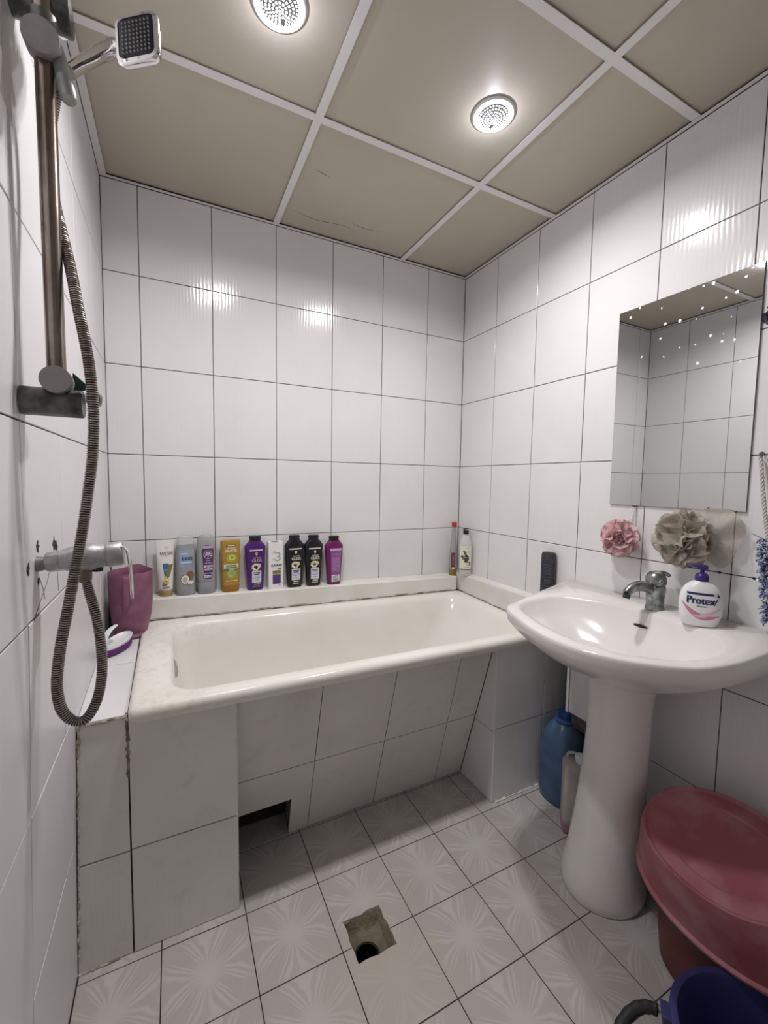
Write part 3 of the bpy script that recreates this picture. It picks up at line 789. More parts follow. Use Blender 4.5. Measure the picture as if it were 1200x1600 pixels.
# 3 clear bottle standing on its head
t = bottle('shower_scrub_bottle', 'clear grey bottle standing on its cap with an upside down purple label', 0.326, -0.034, rot=RZ)
shell(t, 'cap', [(0, .030, .0175, 2.6), (.003, .0325, .019, 2.6), (.045, .0335, .0195, 2.6), (.0468, .0325, .019, 2.6)], mat('grey_blue_cap', (0.30, 0.32, 0.36), 0.25, var=.15, vscale=30))
S = [(.0468, .030, .018, 2.5), (.055, .0330, .0205, 2.5), (.11, .0355, .0215, 2.5), (.17, .0350, .021, 2.5), (.215, .0320, .0185, 2.5), (.230, .0285, .016, 2.5), (.2345, .022, .012, 2.5)]
shell(t, 'body', S, mat('clear_grey_gel', (0.52, 0.52, 0.53), 0.16, trans=0.35, ior=1.3)); f = Surf(S)
PURL = mat('print_purple', (0.115, 0.035, 0.13), 0.35)
print_rect(t, f, -.021, .0275, .086, .198, PURL, 1, fn=lambda q: (.17*(1-q)**1.0 + (0.0 if q < .8 else .9*(q-.8)**1.15*2.2), 1 - .13*(1-q) - (0.0 if q < .8 else .9*(q-.8)**1.15*2.2)), nz=22)
MAUVE = mat('print_mauve', (0.45, 0.36, 0.47), 0.4)
print_rect(t, f, -.017, .0235, .1835, .194, MAUVE, 2, fn=lambda q: (.05 + .12*q, .95 - .12*q))
print_ring(t, f, .0035, .1585, .0165, .0165, .0010, WINK, 3)
print_rect(t, f, .0028, .0042, .143, .174, WINK, 3, 'emblem', nx=1, nz=3)
for a in (.5, 1.1, 2.0, 2.65, -.2, 3.35):
    bm = bmesh.new(); p = [(.0035 + math.cos(a)*q, .156 + math.sin(a)*q) for q in (.004, .0135)]; n_ = (-math.sin(a)*.0009, math.cos(a)*.0009)
    V = [bm.verts.new(f.p(px+sx*n_[0], pz+sx*n_[1], 4)) for (px, pz), sx in ((p[0], 1), (p[0], -1), (p[1], -2.2), (p[1], 2.2))]; bm.faces.new(V)
    obj('emblem', bm, WINK, t, smooth=False)
lines(t, f, -.004, .012, [.1335], .003, MAUVE); lines(t, f, -.010, .018, [.1235], .0032, MAUVE)
print_text(t, f, 'SCRUB', -.012, .020, .1075, .1165, WINK, 3, True, .0004); print_text(t, f, 'BODY', -.011, .019, .0955, .1045, WINK, 3, True, .0004)
print_disc(t, f, .003, .0705, .0185, .0118, mat('print_violet', (0.09, 0.03, 0.19), 0.35), 1); print_text(t, f, 'nano', -.011, .017, .0655, .0765, WINK, 3, bold=.0005)
# 4 mustard bottle
t = bottle('conditioner_bottle', 'mustard yellow flat bottle with green avocado pictures on the back ledge', 0.418, -0.034, rot=RZ)
shell(t, 'cap', [(0, .030, .0165, 3), (.003, .0325, .018, 3), (.028, .0335, .0185, 3), (.0285, .033, .018, 3)], mat('amber_cap', (0.36, 0.17, 0.025), 0.3, var=.15, vscale=60))
S = [(.0285, .0337, .0187, 3), (.07, .0352, .0192, 3), (.14, .0372, .0190, 3), (.20, .0385, .0175, 3), (.2095, .0383, .0165, 3), (.2125, .0372, .0155, 3)]
shell(t, 'body', S, mat('mustard_plastic', (0.42, 0.245, 0.045), 0.3)); f = Surf(S)
print_rect(t, f, -.021, .020, .1885, .196, GREENP, 1); lines(t, f, -.018, .018, [.1795], .0045, mat('print_sand', (0.66, 0.52, 0.28), 0.4), 1); lines(t, f, -.0145, .0145, [.1905], .003, CREAM, 2)
print_text(t, f, 'FRUCTIS', -.022, .0205, .1645, .1755, mat('print_ivory', (0.82, 0.76, 0.62), 0.4), 2, bold=.0006)
LIME = mat('print_lime', (0.46, 0.50, 0.06), 0.4); LIMED = mat('print_limedark', (0.26, 0.31, 0.035), 0.4); LIMEL = mat('print_limelight', (0.62, 0.66, 0.25), 0.4)
print_disc(t, f, -.0005, .1405, .0195, .0165, LIME, 1, wob=.05); print_disc(t, f, .002, .142, .0125, .0105, LIMEL, 2); print_disc(t, f, .002, .1425, .0062, .0056, LIMED, 3)
print_ring(t, f, .002, .142, .0165, .0140, .0012, LIMED, 3, 2.5, 5.5); print_ring(t, f, .0, .1405, .0188, .0160, .001, LIMEL, 3, -.5, 1.6)
print_disc(t, f, -.0005, .0755, .0195, .0195, mat('print_leaf', (0.30, 0.42, 0.11), 0.4), 1, wob=.04)
for k in range(5): print_ring(t, f, -.002 + .004*math.cos(k*1.3), .0745 + .004*math.sin(k*1.3), .0125 - .0018*k, .0125 - .0018*k, .0011, LIMEL, 2 + .2*k, k*.9, k*.9 + 3.4)
print_rect(t, f, -.0295, .0275, .0965, .1155, mat('print_bone', (0.70, 0.69, 0.55), 0.4), 3); lines(t, f, -.022, .020, [.1065], .0055, GREENP, 4); lines(t, f, -.025, .024, [.0990], .0050, GREENP, 4, seed=4)
print_rect(t, f, -.029, .027, .0905, .0955, GREENP, 3); lines(t, f, -.010, .010, [.0915], .003, CREAM, 4)
lines(t, f, -.022, .023, [.046], .0026, MATS['print_ivory'], 2, .1)
# hair-care bottles with sloping shoulders
def shoulder_bottle(label, x, body, capm, H, rot, style):
    t = bottle('shampoo_bottle', label, x, -0.034, rot=rot)
    k = H / 0.228
    S = [(0, .0285, .0165, 3.2), (.004*k, .0315, .0185, 3.2), (.08*k, .0355, .0195, 3.2), (.150*k, .0410, .0200, 3.2), (.178*k, .0428, .0200, 3.0), (.186*k, .0422, .0195, 2.8), (.203*k, .0290, .0165, 2.5), (.2055*k, .0262, .0155, 2.5)]
    shell(t, 'body', S, body); f = Surf(S)
    shell(t, 'cap', [(.2055*k, .0255, .015, 2.4), (.213*k, .0225, .014, 2.4), (.2165*k, .0222, .0138, 2.4), (.217*k, .0245, .0148, 2.4), (.226*k, .0235, .0145, 2.4), (.228*k, .021, .0125, 2.4)], capm)
    if style == 'back':
        LIL = mat('label_lilac', (0.27, 0.09, 0.30), 0.4); PK = mat('print_pink', (0.62, 0.42, 0.58), 0.4)
        print_rect(t, f, -.022, .030, .042*k, .170*k, LIL, 1, fn=lambda q: (.06*(1-q), 1 - .06*(1-q)))
        print_rect(t, f, -.025, .031, .160*k, .171*k, PK, 2); print_text(t, f, 'III C', .000, .026, .1385*k, .147*k, PK, 3)
        lines(t, f, -.016, .024, [(.126 - .0062*q)*k for q in range(11)], .0016, PK, 2, .15)
        print_rect(t, f, -.017, .022, .014*k, .046*k, WINK, 2)
        for q in range(11): print_rect(t, f, -.011 + .0026*q, -.011 + .0026*q + (.0014 if q % 3 else .0008), .017*k, .031*k, INK, 3, 'barcode', nx=1, nz=1)
        lines(t, f, -.013, .018, [.034*k, .039*k], .0022, INK, 3)
        return
    g = GOLDINK if style == 'purple' else mat('ink_silver', (0.72, 0.69, 0.62), 0.35)
    print_rect(t, f, -.0265, .0275, .1665*k, .1725*k, mat('print_foil', (0.68, 0.62, 0.55), 0.3), 1)
    bm = bmesh.new(); V = [bm.verts.new(f.p(.0015 + px, (.1525 + pz)*k, 2)) for px, pz in ((-.0050, .008), (.0050, .008), (.0042, -.001), (0, -.008), (-.0042, -.001))]; bm.faces.new(V)
    obj('emblem', bm, g, t, smooth=False)
    lines(t, f, -.013, .018, [.1375*k], .0022, g, 2)
    print_text(t, f, 'GLISS', -.0175, .0225, .1205*k, .1335*k, g, 2, bold=.0005)
    print_disc(t, f, -.002, .099*k, .0165, .0155*k, CREAM, 1, wob=.08, seed=1); print_disc(t, f, -.002, .0975*k, .0085, .0085*k, INK if style == 'purple' else mat('print_umber', (0.13, 0.085, 0.03), 0.4), 2, wob=.15)
    print_disc(t, f, .012, .104*k, .0075, .0085*k, mat('print_butter', (0.72, 0.62, 0.40), 0.4), 2, wob=.1, seed=3)
    print_disc(t, f, -.007, .108*k, .006, .005*k, MATS['print_butter'], 3, wob=.1, seed=5); print_disc(t, f, -.008, .092*k, .005, .004*k, WINK, 3)
    print_rect(t, f, -.0175, .0205, .033*k, .083*k, PALE, 3); lines(t, f, -.013, .016, [.073*k, .066*k], .0038*k, INK, 4); lines(t, f, -.012, .016, [.052*k, .043*k], .0022, mat('ink_slate', (0.25, 0.25, 0.34), 0.4), 4, .5)
    print_rect(t, f, -.0175, .0205, .0585*k, .0595*k, MATS['ink_slate'], 4)
    lines(t, f, -.010, .016, [.0245*k], .0045, g, 2, .3); lines(t, f, -.014, .016, [.0165*k], .0028, g, 2)
DKCAP = mat('near_black_cap', (0.016, 0.013, 0.02), 0.3)
shoulder_bottle('deep purple bottle with black cap, sloping shoulders and a flower label on the back ledge', 0.516, mat('deep_purple_plastic', (0.075, 0.015, 0.155), 0.28), DKCAP, 0.228, RZ*.8, 'purple')
# carton
t = bottle('shampoo_carton', 'tall white carton with olive and purple squares between a purple and a black bottle', 0.598, -0.032, 'carton', RZ*.7)
bm = bmesh.new(); box(bm, -.031, .031, -.020, .020, 0, .203)
obj('box', bm, mat('carton_white', (0.84, 0.83, 0.83), 0.4), t, smooth=False, bevel=.001)
bm = bmesh.new(); box(bm, -.018, .010, -.021, .0, .2032, .2042); obj('flap', bm, GREYCAP, t, smooth=False); f = Flat(-.020)
print_text(t, f, '3', -.002, .020, .119, .158, mat('print_silver', (0.42, 0.42, 0.45), 0.4), 1, bold=.0008)
print_text(t, f, 'об', -.014, -.002, .1535, .163, GREYCAP, 2); print_text(t, f, 'гіч', -.014, -.001, .123, .133, GREYCAP, 2)
print_text(t, f, 'KΛИAP', -.019, .026, .096, .1075, INK, 1, bold=.0006)
print_rect(t, f, -.017, .024, .0895, .0905, GREYCAP, 1); print_rect(t, f, .008, .022, .0828, .0872, INK, 1)
print_rect(t, f, -.014, .021, .060, .080, mat('print_khaki', (0.22, 0.185, 0.07), 0.4), 1); print_rect(t, f, -.014, .021, .0625, .0655, mat('print_fawn', (0.40, 0.34, 0.24), 0.4), 2); print_rect(t, f, -.014, .021, .022, .0600, mat('print_plum', (0.10, 0.05, 0.21), 0.4), 1)
lines(t, f, .012, .020, [.0135], .003, GREYCAP, 1)
BLK = mat('black_bottle', (0.012, 0.012, 0.015), 0.25)
shoulder_bottle('black bottle with silver lettering on the back ledge, next to the white carton', 0.683, BLK, DKCAP, 0.229, RZ*.6, 'black')
shoulder_bottle('black bottle with silver lettering on the back ledge, next to the magenta bottle', 0.769, BLK, DKCAP, 0.2285, RZ*.5, 'black')
shoulder_bottle('magenta purple bottle turned to show its back label and barcode, rightmost of the row', 0.866, mat('magenta_plastic', (0.17, 0.012, 0.105), 0.28), DKCAP, 0.222, RZ*.4, 'back')
# slender bottle with red cap in the corner
t = bottle('lotion_bottle', 'slender clear bottle with red cap and maroon label in the back corner', 1.536, -0.036, rot=.1, z=0.7635)
S = [(0, .0200, .0150), (.003, .0225, .0175), (.035, .0228, .0178)]
shell(t, 'liquid', S, mat('olive_liquid', (0.26, 0.20, 0.05), 0.25))
S2 = [(.0355, .0228, .0178), (.13, .0220, .0172), (.175, .0160, .0135), (.225, .0095, .0095), (.258, .0085, .0085)]
shell(t, 'body', S2, mat('frosted_clear', (0.62, 0.60, 0.58), 0.18, trans=.5, ior=1.25)); f = Surf(S2)
shell(t, 'cap', [(.258, .0125, .0125), (.259, .0135, .0135), (.281, .0135, .0135), (.2825, .0125, .0125)], mat('red_cap', (0.50, 0.03, 0.03), 0.35))
print_rect(t, f, -.021, -.004, .042, .122, mat('label_maroon', (0.14, 0.04, 0.065), 0.4), 1); print_rect(t, f, -.017, -.009, .055, .11, mat('label_rose', (0.28, 0.12, 0.16), 0.4), 2); print_rect(t, f, -.018, -.007, .0365, .045, WINK, 3)
# herb shampoo
t = bottle('shampoo_bottle', 'white bottle with black flip cap and dark berries on its label in the back corner', 1.549, -0.120, rot=-.62, z=0.7795)
HB = mat('milky_plastic', (0.74, 0.73, 0.70), 0.22, trans=.15)
S = [(0, .0285, .0205, 2.4), (.003, .031, .0225, 2.4), (.15, .0315, .0228, 2.4), (.175, .0285, .021, 2.3), (.198, .0190, .0160, 2.1), (.208, .0135, .0130, 2), (.212, .0120, .0120, 2)]
shell(t, 'body', S, HB); f = Surf(S)
shell(t, 'cap', [(.212, .0140, .0140), (.230, .0145, .0145), (.232, .0140, .0140)], BLACK)
bm = bmesh.new(); ringloft(bm, [[Vector((x, y, z)) for x, y, z in L] for L in (
    [(-.0145, -.009, .2325), (-.0145, .009, .2325), (-.0145, .009, .2335), (-.0145, -.009, .2335)], [(-.013, -.010, .2325), (-.013, .010, .2325), (-.013, .010, .239), (-.013, -.010, .239)],
    [(.003, -.010, .238), (.003, .010, .238), (.003, .010, .2435), (.003, -.010, .2435)], [(.0125, -.007, .2415), (.0125, .007, .2415), (.0125, .007, .2435), (.0125, -.007, .2435)])])
obj('flip_lid', bm, BLACK, t)
print_rect(t, f, -.0285, .0285, .036, .152, mat('label_ivory', (0.80, 0.78, 0.66), 0.4), 1, nx=16)
print_rect(t, f, -.0300, .0300, .0305, .0355, mat('band_dark', (0.05, 0.06, 0.06), 0.4), 1, nx=16)
lines(t, f, .004, .018, [.141], .0025, GREYCAP, 2); lines(t, f, -.004, .022, [.043], .0022, GREYCAP, 2); lines(t, f, .012, .022, [.124, .118], .0018, GREYCAP, 2)
LF = mat('print_herb', (0.075, 0.135, 0.04), 0.4)
for cx, cz, rx, rz, s in ((-.002, .118, .0065, .0095, 0), (-.0155, .0985, .0075, .0075, 2), (-.0125, .088, .003, .0055, 3), (-.0085, .1265, .0045, .0045, 5)): print_disc(t, f, cx, cz, rx, rz, LF, 2, wob=.25, seed=s)
BERRY = [mat('print_berry', (0.045, 0.045, 0.03), 0.4), mat('print_seed', (0.27, 0.26, 0.18), 0.4)]
for k in range(22):
    a = k * 2.4; r = .0052 * math.sqrt(k) * .62
    print_disc(t, f, .0045 + r*math.cos(a)*.75, .0885 + r*math.sin(a)*1.35, .0050 if k % 3 else .0035, .0046 if k % 3 else .0032, BERRY[0] if k % 3 else BERRY[1], 3 + (k % 5) * .4, wob=.12, seed=k)
print_disc(t, f, .015, .063, .0105, .0105, BERRY[0], 6); print_disc(t, f, .013, .062, .0078, .0088, mat('print_lemon', (0.72, 0.58, 0.22), 0.4), 7); print_disc(t, f, .013, .062, .0045, .0052, CREAM, 8)
# deodorant / shower gel
t = bottle('shower_gel_bottle', 'dark slate rounded bottle standing on the ledge left of the washbasin', 1.5665, -0.6385, rot=-1.15, z=0.7795, grp=None)
S = [(0, .0265, .0150, 3), (.003, .0285, .0165, 3), (.155, .0285, .0165, 3), (.157, .0275, .0155, 3)]
SLATE = mat('slate_plastic', (0.035, 0.037, 0.047), 0.38, var=.25, vscale=50)
shell(t, 'body', S, SLATE); f = Surf(S)
shell(t, 'cap', [(.1575, .0285, .0165, 3), (.190, .0280, .0162, 3), (.198, .0250, .0145, 2.6), (.2005, .018, .010, 2.4)], mat('slate_cap', (0.045, 0.047, 0.055), 0.45, var=.3, vscale=70))
SL = mat('ink_slategrey', (0.11, 0.115, 0.14), 0.4)
for z in (.148, .122, .099, .062, .040): print_rect(t, f, -.018, .024, z, z+.0016, SL, 1, 'small_print', nx=6, nz=1)
lines(t, f, -.012, .020, [.138, .131, .113, .088, .081, .074], .0022, SL, 1, .4); print_rect(t, f, -.018, -.006, .040, .049, SL, 1, 'barcode')

# ------------------------------------------------------------------ washbasin
wbn = thing('pedestal_washbasin', 'white ceramic pedestal washbasin on the right wall under the mirror', 'washbasin', (1.42, -1.05, 0))
OFF = Vector((-1.42, 1.05, 0))
zr = lambda x: 0.853 + 0.095 * max(0, x - 1.25)
def smooth_poly(P, it=3):
    P = [Vector((x, y, 0)) for x, y in P]
    for _ in range(it):
        Q = []
        for i in range(len(P)):
            a, b = P[i], P[(i+1) % len(P)]
            Q += [a.lerp(b, .25), a.lerp(b, .75)]
        P = Q
    return P
C0 = Vector((1.335, -1.085, 0))
def polar(P, n=96):
    out = []
    for k in range(n):
        a = 2*PI*k/n; d = Vector((math.cos(a), math.sin(a), 0)); best = 0
        for i in range(len(P)):
            p, q = P[i] - C0, P[(i+1) % len(P)] - C0; e = q - p
            den = d.x*e.y - d.y*e.x
            if abs(den) < 1e-9: continue
            t = (p.x*e.y - p.y*e.x) / den; s = (p.x*d.y - p.y*d.x) / den
            if t > 0 and -1e-6 <= s <= 1 + 1e-6: best = max(best, t)
        out.append(C0 + d * best)
    return out
WB = W - 0.0015
OUT = polar(smooth_poly([(WB, -.719), (WB, -.719), (1.44, -.748), (1.27, -.780), (1.185, -.805), (1.150, -.865), (1.095, -1.01), (1.080, -1.135), (1.115, -1.235), (1.176, -1.305), (1.25, -1.355), (1.335, -1.385), (1.46, -1.398), (1.56, -1.398), (WB, -1.398), (WB, -1.398), (WB, -1.20), (WB, -.95)], 2))
INN = polar(smooth_poly([(1.33, -.800), (1.245, -.805), (1.19, -.880), (1.148, -1.02), (1.132, -1.12), (1.160, -1.215), (1.213, -1.275), (1.265, -1.318), (1.33, -1.345), (1.41, -1.330), (1.465, -1.295), (1.480, -1.22), (1.482, -1.16), (1.490, -1.08), (1.478, -.96), (1.44, -.87), (1.40, -.815)], 2))
def scl(P, k, z, c=C0, ky=None):
    return [Vector((min(c.x + (p.x-c.x)*k, WB), c.y + (p.y-c.y)*(ky or k), z(p.x) if callable(z) else z)) + OFF for p in P]
C1 = Vector((1.42, -1.05, 0)); CB = Vector((1.37, -1.07, 0))
circ = [Vector((1.42 + .075*math.cos(2*PI*k/96), -1.05 + .10*math.sin(2*PI*k/96), 0)) for k in range(96)]
def blend(P, Q, k, z): return [p.lerp(q, k) + Vector((0, 0, z)) + OFF for p, q in zip(P, Q)]
flat = [Vector((p.x, p.y, 0)) for p in OUT]
rings = [blend(flat, circ, 1.0, .672), blend(flat, circ, .72, .700), blend(flat, circ, .45, .735), blend(flat, circ, .22, .770), blend(flat, circ, .08, .797),
         scl(OUT, .985, lambda x: zr(x) - .038), scl(OUT, .997, lambda x: zr(x) - .024), scl(OUT, 1.0, lambda x: zr(x) - .012), scl(OUT, .997, lambda x: zr(x) - .004), scl(OUT, .985, lambda x: zr(x)),
         [a.lerp(b, .75) + Vector((0, 0, zr(a.x + (b.x-a.x)*.75) - .0005)) + OFF for a, b in zip(flat, INN)],
         scl(INN, 1.0, lambda x: zr(x) - .003), scl(INN, .975, lambda x: zr(x) - .012), scl(INN, .93, lambda x: zr(x) - .045), scl(INN, .84, lambda x: zr(x)*.35 + .775*.65), scl(INN, .66, .752), scl(INN, .40, .735), scl(INN, .12, .729)]
bm = bmesh.new(); ringloft(bm, rings, True, True)
obj('bowl', bm, CERAMIC, wbn, angle=80)
bm = bmesh.new()
def prof(z, rx, ry, yo=0.0): return [Vector((rx*math.cos(2*PI*k/40) + .036*min(1, z/.5), ry*math.sin(2*PI*k/40) + yo, z)) for k in range(40)]
ringloft(bm, [prof(z, rx, ry, 0) for z, rx, ry in ((0, .122, .112), (.006, .126, .116), (.03, .127, .117), (.07, .121, .112), (.12, .110, .105), (.20, .099, .099), (.28, .092, .095), (.38, .087, .091), (.48, .084, .089), (.57, .083, .090), (.63, .086, .094), (.69, .096, .104))])
pd = obj('pedestal', bm, CERAMIC, wbn); pd.location = (-.018, .0, 0)
bm = bmesh.new()
P0 = Vector((1.4755, -1.078, .8285)) + OFF
V = []
for k in range(20):
    a = 2*PI*k/20; V.append(P0 + Vector((-.001 + .10*.006*math.sin(a), .021*math.cos(a), .0045*math.sin(a))))
bm.faces.new([bm.verts.new(p) for p in V]); bm.normal_update(); bmesh.ops.solidify(bm, geom=bm.faces[:], thickness=.003)
obj('overflow_slot', bm, DARKGAP, wbn, smooth=False)
bm = bmesh.new(); cyl(bm, Vector((1.335, -1.085, .728)) + OFF, Vector((1.335, -1.085, .7315)) + OFF, 0.022, prof=[(0, .024), (1, .022), (.9, .016), (.2, .015)])
obj('drain', bm, CHROME, wbn)

# basin tap
zf = zr(1.525)
fa = thing('basin_faucet', 'corroded grey single lever tap on the washbasin deck', 'tap', (1.527, -1.085, zf - .001))
bm = bmesh.new()
def erng(z, rx, ry, cx=0, cy=0): return [Vector((cx + rx*math.cos(2*PI*k/28), cy + ry*math.sin(2*PI*k/28), z)) for k in range(28)]
ringloft(bm, [erng(0, .0265, .0265), erng(.004, .0265, .0265), erng(.012, .0235, .0235), erng(.035, .0245, .0245), erng(.060, .0275, .0275), erng(.070, .0268, .0268), erng(.074, .0235, .0235)])
obj('body', bm, FAUCETM, fa)
bm = bmesh.new()
sp = catmull([(-.004, .0, .050), (-.030, .006, .066), (-.060, .012, .073), (-.088, .018, .068), (-.108, .022, .054)], 6)
tube(bm, sp, lambda i, n: .0155 - .0035*i/(n-1) + .002*math.sin(i/(n-1)*PI), 16)
obj('spout', bm, FAUCETM, fa)
bm = bmesh.new(); d = Vector((-.22, .05, -1)).normalized(); p = Vector((-.104, .0215, .052)); cyl(bm, p, p + d*.014, .0105, .0098, 18)
obj('aerator', bm, mat('dark_aerator', (0.05, 0.055, 0.055), 0.5, .5), fa)
bm = bmesh.new()
ringloft(bm, [erng(.0745, .0245, .0245), erng(.080, .0288, .0285), erng(.096, .0285, .0282, -.001), erng(.107, .0240, .0240, -.002), erng(.114, .0150, .0160, -.002), erng(.117, .006, .007, -.002)])
hd = obj('handle', bm, FAUCETM, fa)
bm = bmesh.new(); tube(bm, catmull([(.002, -.004, .111), (.010, -.014, .1125), (.016, -.024, .1090), (.018, -.029, .1030)], 5), lambda i, n: .0075 - .0030*i/(n-1), 12)
obj('lever', bm, FAUCETM, hd)
bm = bmesh.new(); q = Vector((-.0160, -.0235, .090)); nn = Vector((-.55, -.83, .0)).normalized(); cyl(bm, q, q + nn*.0025, .0042, n=16); obj('dot_ring', bm, WHITEP, hd)
bm = bmesh.new(); cyl(bm, q + nn*.0026, q + nn*.0032, .0026, n=14); obj('dot', bm, BLACK, hd)

# liquid soap
sx_, sy_ = 1.497, -1.222
so = thing('soap_dispenser', 'white pump bottle of liquid soap with purple pump and pink swoosh on the washbasin', 'soap dispenser', (sx_, sy_, zr(sx_) - .0005), -1.02)
S = [(0, .036, .0195, 2.5), (.003, .0400, .0225, 2.5), (.030, .0475, .0262, 2.5), (.060, .0490, .0268, 2.5), (.085, .0465, .0258, 2.4), (.104, .0385, .0230, 2.2), (.115, .0275, .0190, 2.0), (.1205, .0175, .0160, 2), (.122, .0160, .0155, 2)]
shell(so, 'body', S, WHITEP); f = Surf(S)
PUMP = mat('pump_purple', (0.045, 0.025, 0.19), 0.35)
shell(so, 'collar', [(.1215, .0155, .0155), (.1225, .0162, .0162), (.135, .0158, .0158), (.141, .0120, .0120), (.143, .0070, .0070)], PUMP)
bm = bmesh.new(); cyl(bm, (0, 0, .143), (0, 0, .154), .0048, n=14); pst = obj('stem', bm, PUMP, so)
bm = bmesh.new()
ringloft(bm, [[Vector((x, y, z)) for x, y, z in ((-h, -w_, z0), (h, -w_, z0), (h, w_, z0), (-h, w_, z0))] for h, w_, z0 in ((.0085, .0075, .153), (.0115, .0095, .157), (.0120, .0095, .162), (.010, .008, .1645))])
for p in ((-.030, .0),):
    ringloft(bm, [[Vector((-.010, -.006, .157)), Vector((-.010, .006, .157)), Vector((-.010, .006, .1635)), Vector((-.010, -.006, .1635))], [Vector((-.022, -.0055, .158)), Vector((-.022, .0055, .158)), Vector((-.022, .0055, .1635)), Vector((-.022, -.0055, .1635))], [Vector((-.034, -.0035, .156)), Vector((-.034, .0035, .156)), Vector((-.034, .0035, .1605)), Vector((-.034, -.0035, .1605))]])
obj('pump_head', bm, PUMP, so, bevel=.0012)
NAVY = mat('print_navy', (0.022, 0.025, 0.12), 0.4)
print_rect(so, f, -.033, .034, .0865, .0925, NAVY, 1, fn=lambda q: (.02*(1-q), 1))
bm = bmesh.new(); V = [bm.verts.new(f.p(x, z, 2)) for x, z in ((.028, .0895), (.034, .0955), (.041, .084), (.036, .0835), (.033, .088))]; bm.faces.new(V); obj('emblem', bm, NAVY, so, smooth=False)
print_disc(so, f, .0305, .0905, .0042, .0042, mat('print_blush', (0.80, 0.65, 0.62), 0.4), 3)
print_text(so, f, 'Protex', -.031, .030, .0625, .0825, NAVY, 2, bold=.0012)
bm = bmesh.new(); V = [bm.verts.new(f.p(x, z, 3)) for x, z in ((.028, .068), (.0335, .078), (.0375, .0815), (.0345, .074), (.030, .066))]; bm.faces.new(V); obj('emblem', bm, NAVY, so, smooth=False)
lines(so, f, -.010, .012, [.0545], .0032, GREYCAP, 1)
PK1 = mat('print_rose', (0.62, 0.23, 0.36), 0.4); PK2 = mat('print_rose_pale', (0.78, 0.52, 0.60), 0.4)
bm = bmesh.new(); A = []
for k in range(17):
    q = k / 16; x = -.043 + .084*q; top = .066 - .088*q + .056*q*q; th = .0145*math.sin(PI*min(1, q*1.02)**.8) + .0015
    A.append((bm.verts.new(f.p(x, top, 2)), bm.verts.new(f.p(x, max(top - th, .012), 2))))
for a, b in zip(A, A[1:]): bm.faces.new((a[0], a[1], b[1], b[0]))
obj('swoosh', bm, PK1, so)
bm = bmesh.new(); A = []
for k in range(13):
    q = k / 12; x = -.020 + .062*q; top = .0325 - .004*q + .026*q**1.9; th = .0065*math.sin(q*PI) + .0025
    A.append((bm.verts.new(f.p(x, top, 3)), bm.verts.new(f.p(x, top - th, 3))))
for a, b in zip(A, A[1:]): bm.faces.new((a[0], a[1], b[1], b[0]))
obj('swoosh', bm, PK2, so)

# ------------------------------------------------------------------ mirror
mi = thing('wall_mirror', 'frameless rectangular mirror spotted at the top on the right wall', 'mirror', (W, -1.0745, 1.19))
bm = bmesh.new(); y0, y1, z0, z1 = -1.2725 + 1.0745, -.877 + 1.0745, -.002, .6455
PZ = [(y1, z0), (y0, z0 + .0), (y0, z1), (y1, z1)]
ringloft(bm, [[Vector((x, y*k, z)) for y, z in PZ] for x, k in ((-.0008, 1.0), (-.0048, 1.0), (-.0052, .998))], True, False)
obj('backing', bm, mat('mirror_edge', (0.16, 0.17, 0.16), 0.4, .3), mi, smooth=False)
bm = bmesh.new(); bm.faces.new([bm.verts.new((-.0054, y*.9985, z)) for y, z in PZ]); bm.normal_update(); bmesh.ops.solidify(bm, geom=bm.faces[:], thickness=-.0002)
obj('glass', bm, MIRROR, mi, smooth=False)

# ------------------------------------------------------------------ shower rail, head, hose, mixer
PX, PY = 0.0445, -0.970
sr = thing('shower_rail', 'tarnished upright shower rail with grey capped brackets on the left wall', 'shower rail', (0, PY, 1.37))
def L(*p): return Vector(p) - Vector((0, PY, 1.37))
bm = bmesh.new(); cyl(bm, L(PX, PY, 1.395), L(PX, PY, 2.01), .0133, n=28); obj('pole', bm, POLE, sr)
def bracket(z, y, r=.0225, x1=.082):
    bm = bmesh.new(); cyl(bm, L(.0006, y, z), L(x1, y, z), 0, prof=[(0, r*.98), (.03, r), (.97, r), (1, r*.94)], n=32); b = obj('bracket', bm, DARKMETAL, sr); return b
bl = bracket(1.3715, -.984)
bm = bmesh.new(); cyl(bm, L(.050, -.978, 1.404), L(.050, -1.012, 1.404), 0, prof=[(0, .019), (.15, .0205), (.9, .0215), (1, .0205)], n=32); obj('cap', bm, GREYCAP, bl)
bm = bmesh.new(); ringloft(bm, [[L(x, y, z) for x, z in ((.066, 1.425), (.084, 1.408), (.083, 1.398), (.064, 1.392))] for y in (-.972, -.966)]); obj('seal', bm, mat('green_rubber', (0.012, 0.06, 0.035), 0.6), bl, bevel=.001)
bm = bmesh.new(); cyl(bm, L(.080, -.955, 1.388), L(.098, -.950, 1.388), .0085, .011, 16); cyl(bm, L(.098, -.950, 1.388), L(.101, -.949, 1.388), .013, .013, 16)
obj('clip', bm, mat('cloudy_clip', (0.62, 0.60, 0.57), 0.3, trans=.3), bl)
bu = bracket(1.993, -.950, .027, .078)
bm = bmesh.new(); cyl(bm, L(.0440, -.958, 1.919), L(.0455, -.998, 1.914), 0, prof=[(0, .021), (.2, .0235), (.9, .0245), (1, .0235)], n=36); obj('cap', bm, GREYCAP, bu)
bm = bmesh.new(); cyl(bm, L(PX, PY, 1.900), L(PX, PY, 1.962), 0, prof=[(0, .0165), (.1, .0185), (.9, .019), (1, .0185)], n=28); sl = obj('slider', bm, DARKMETAL, sr)
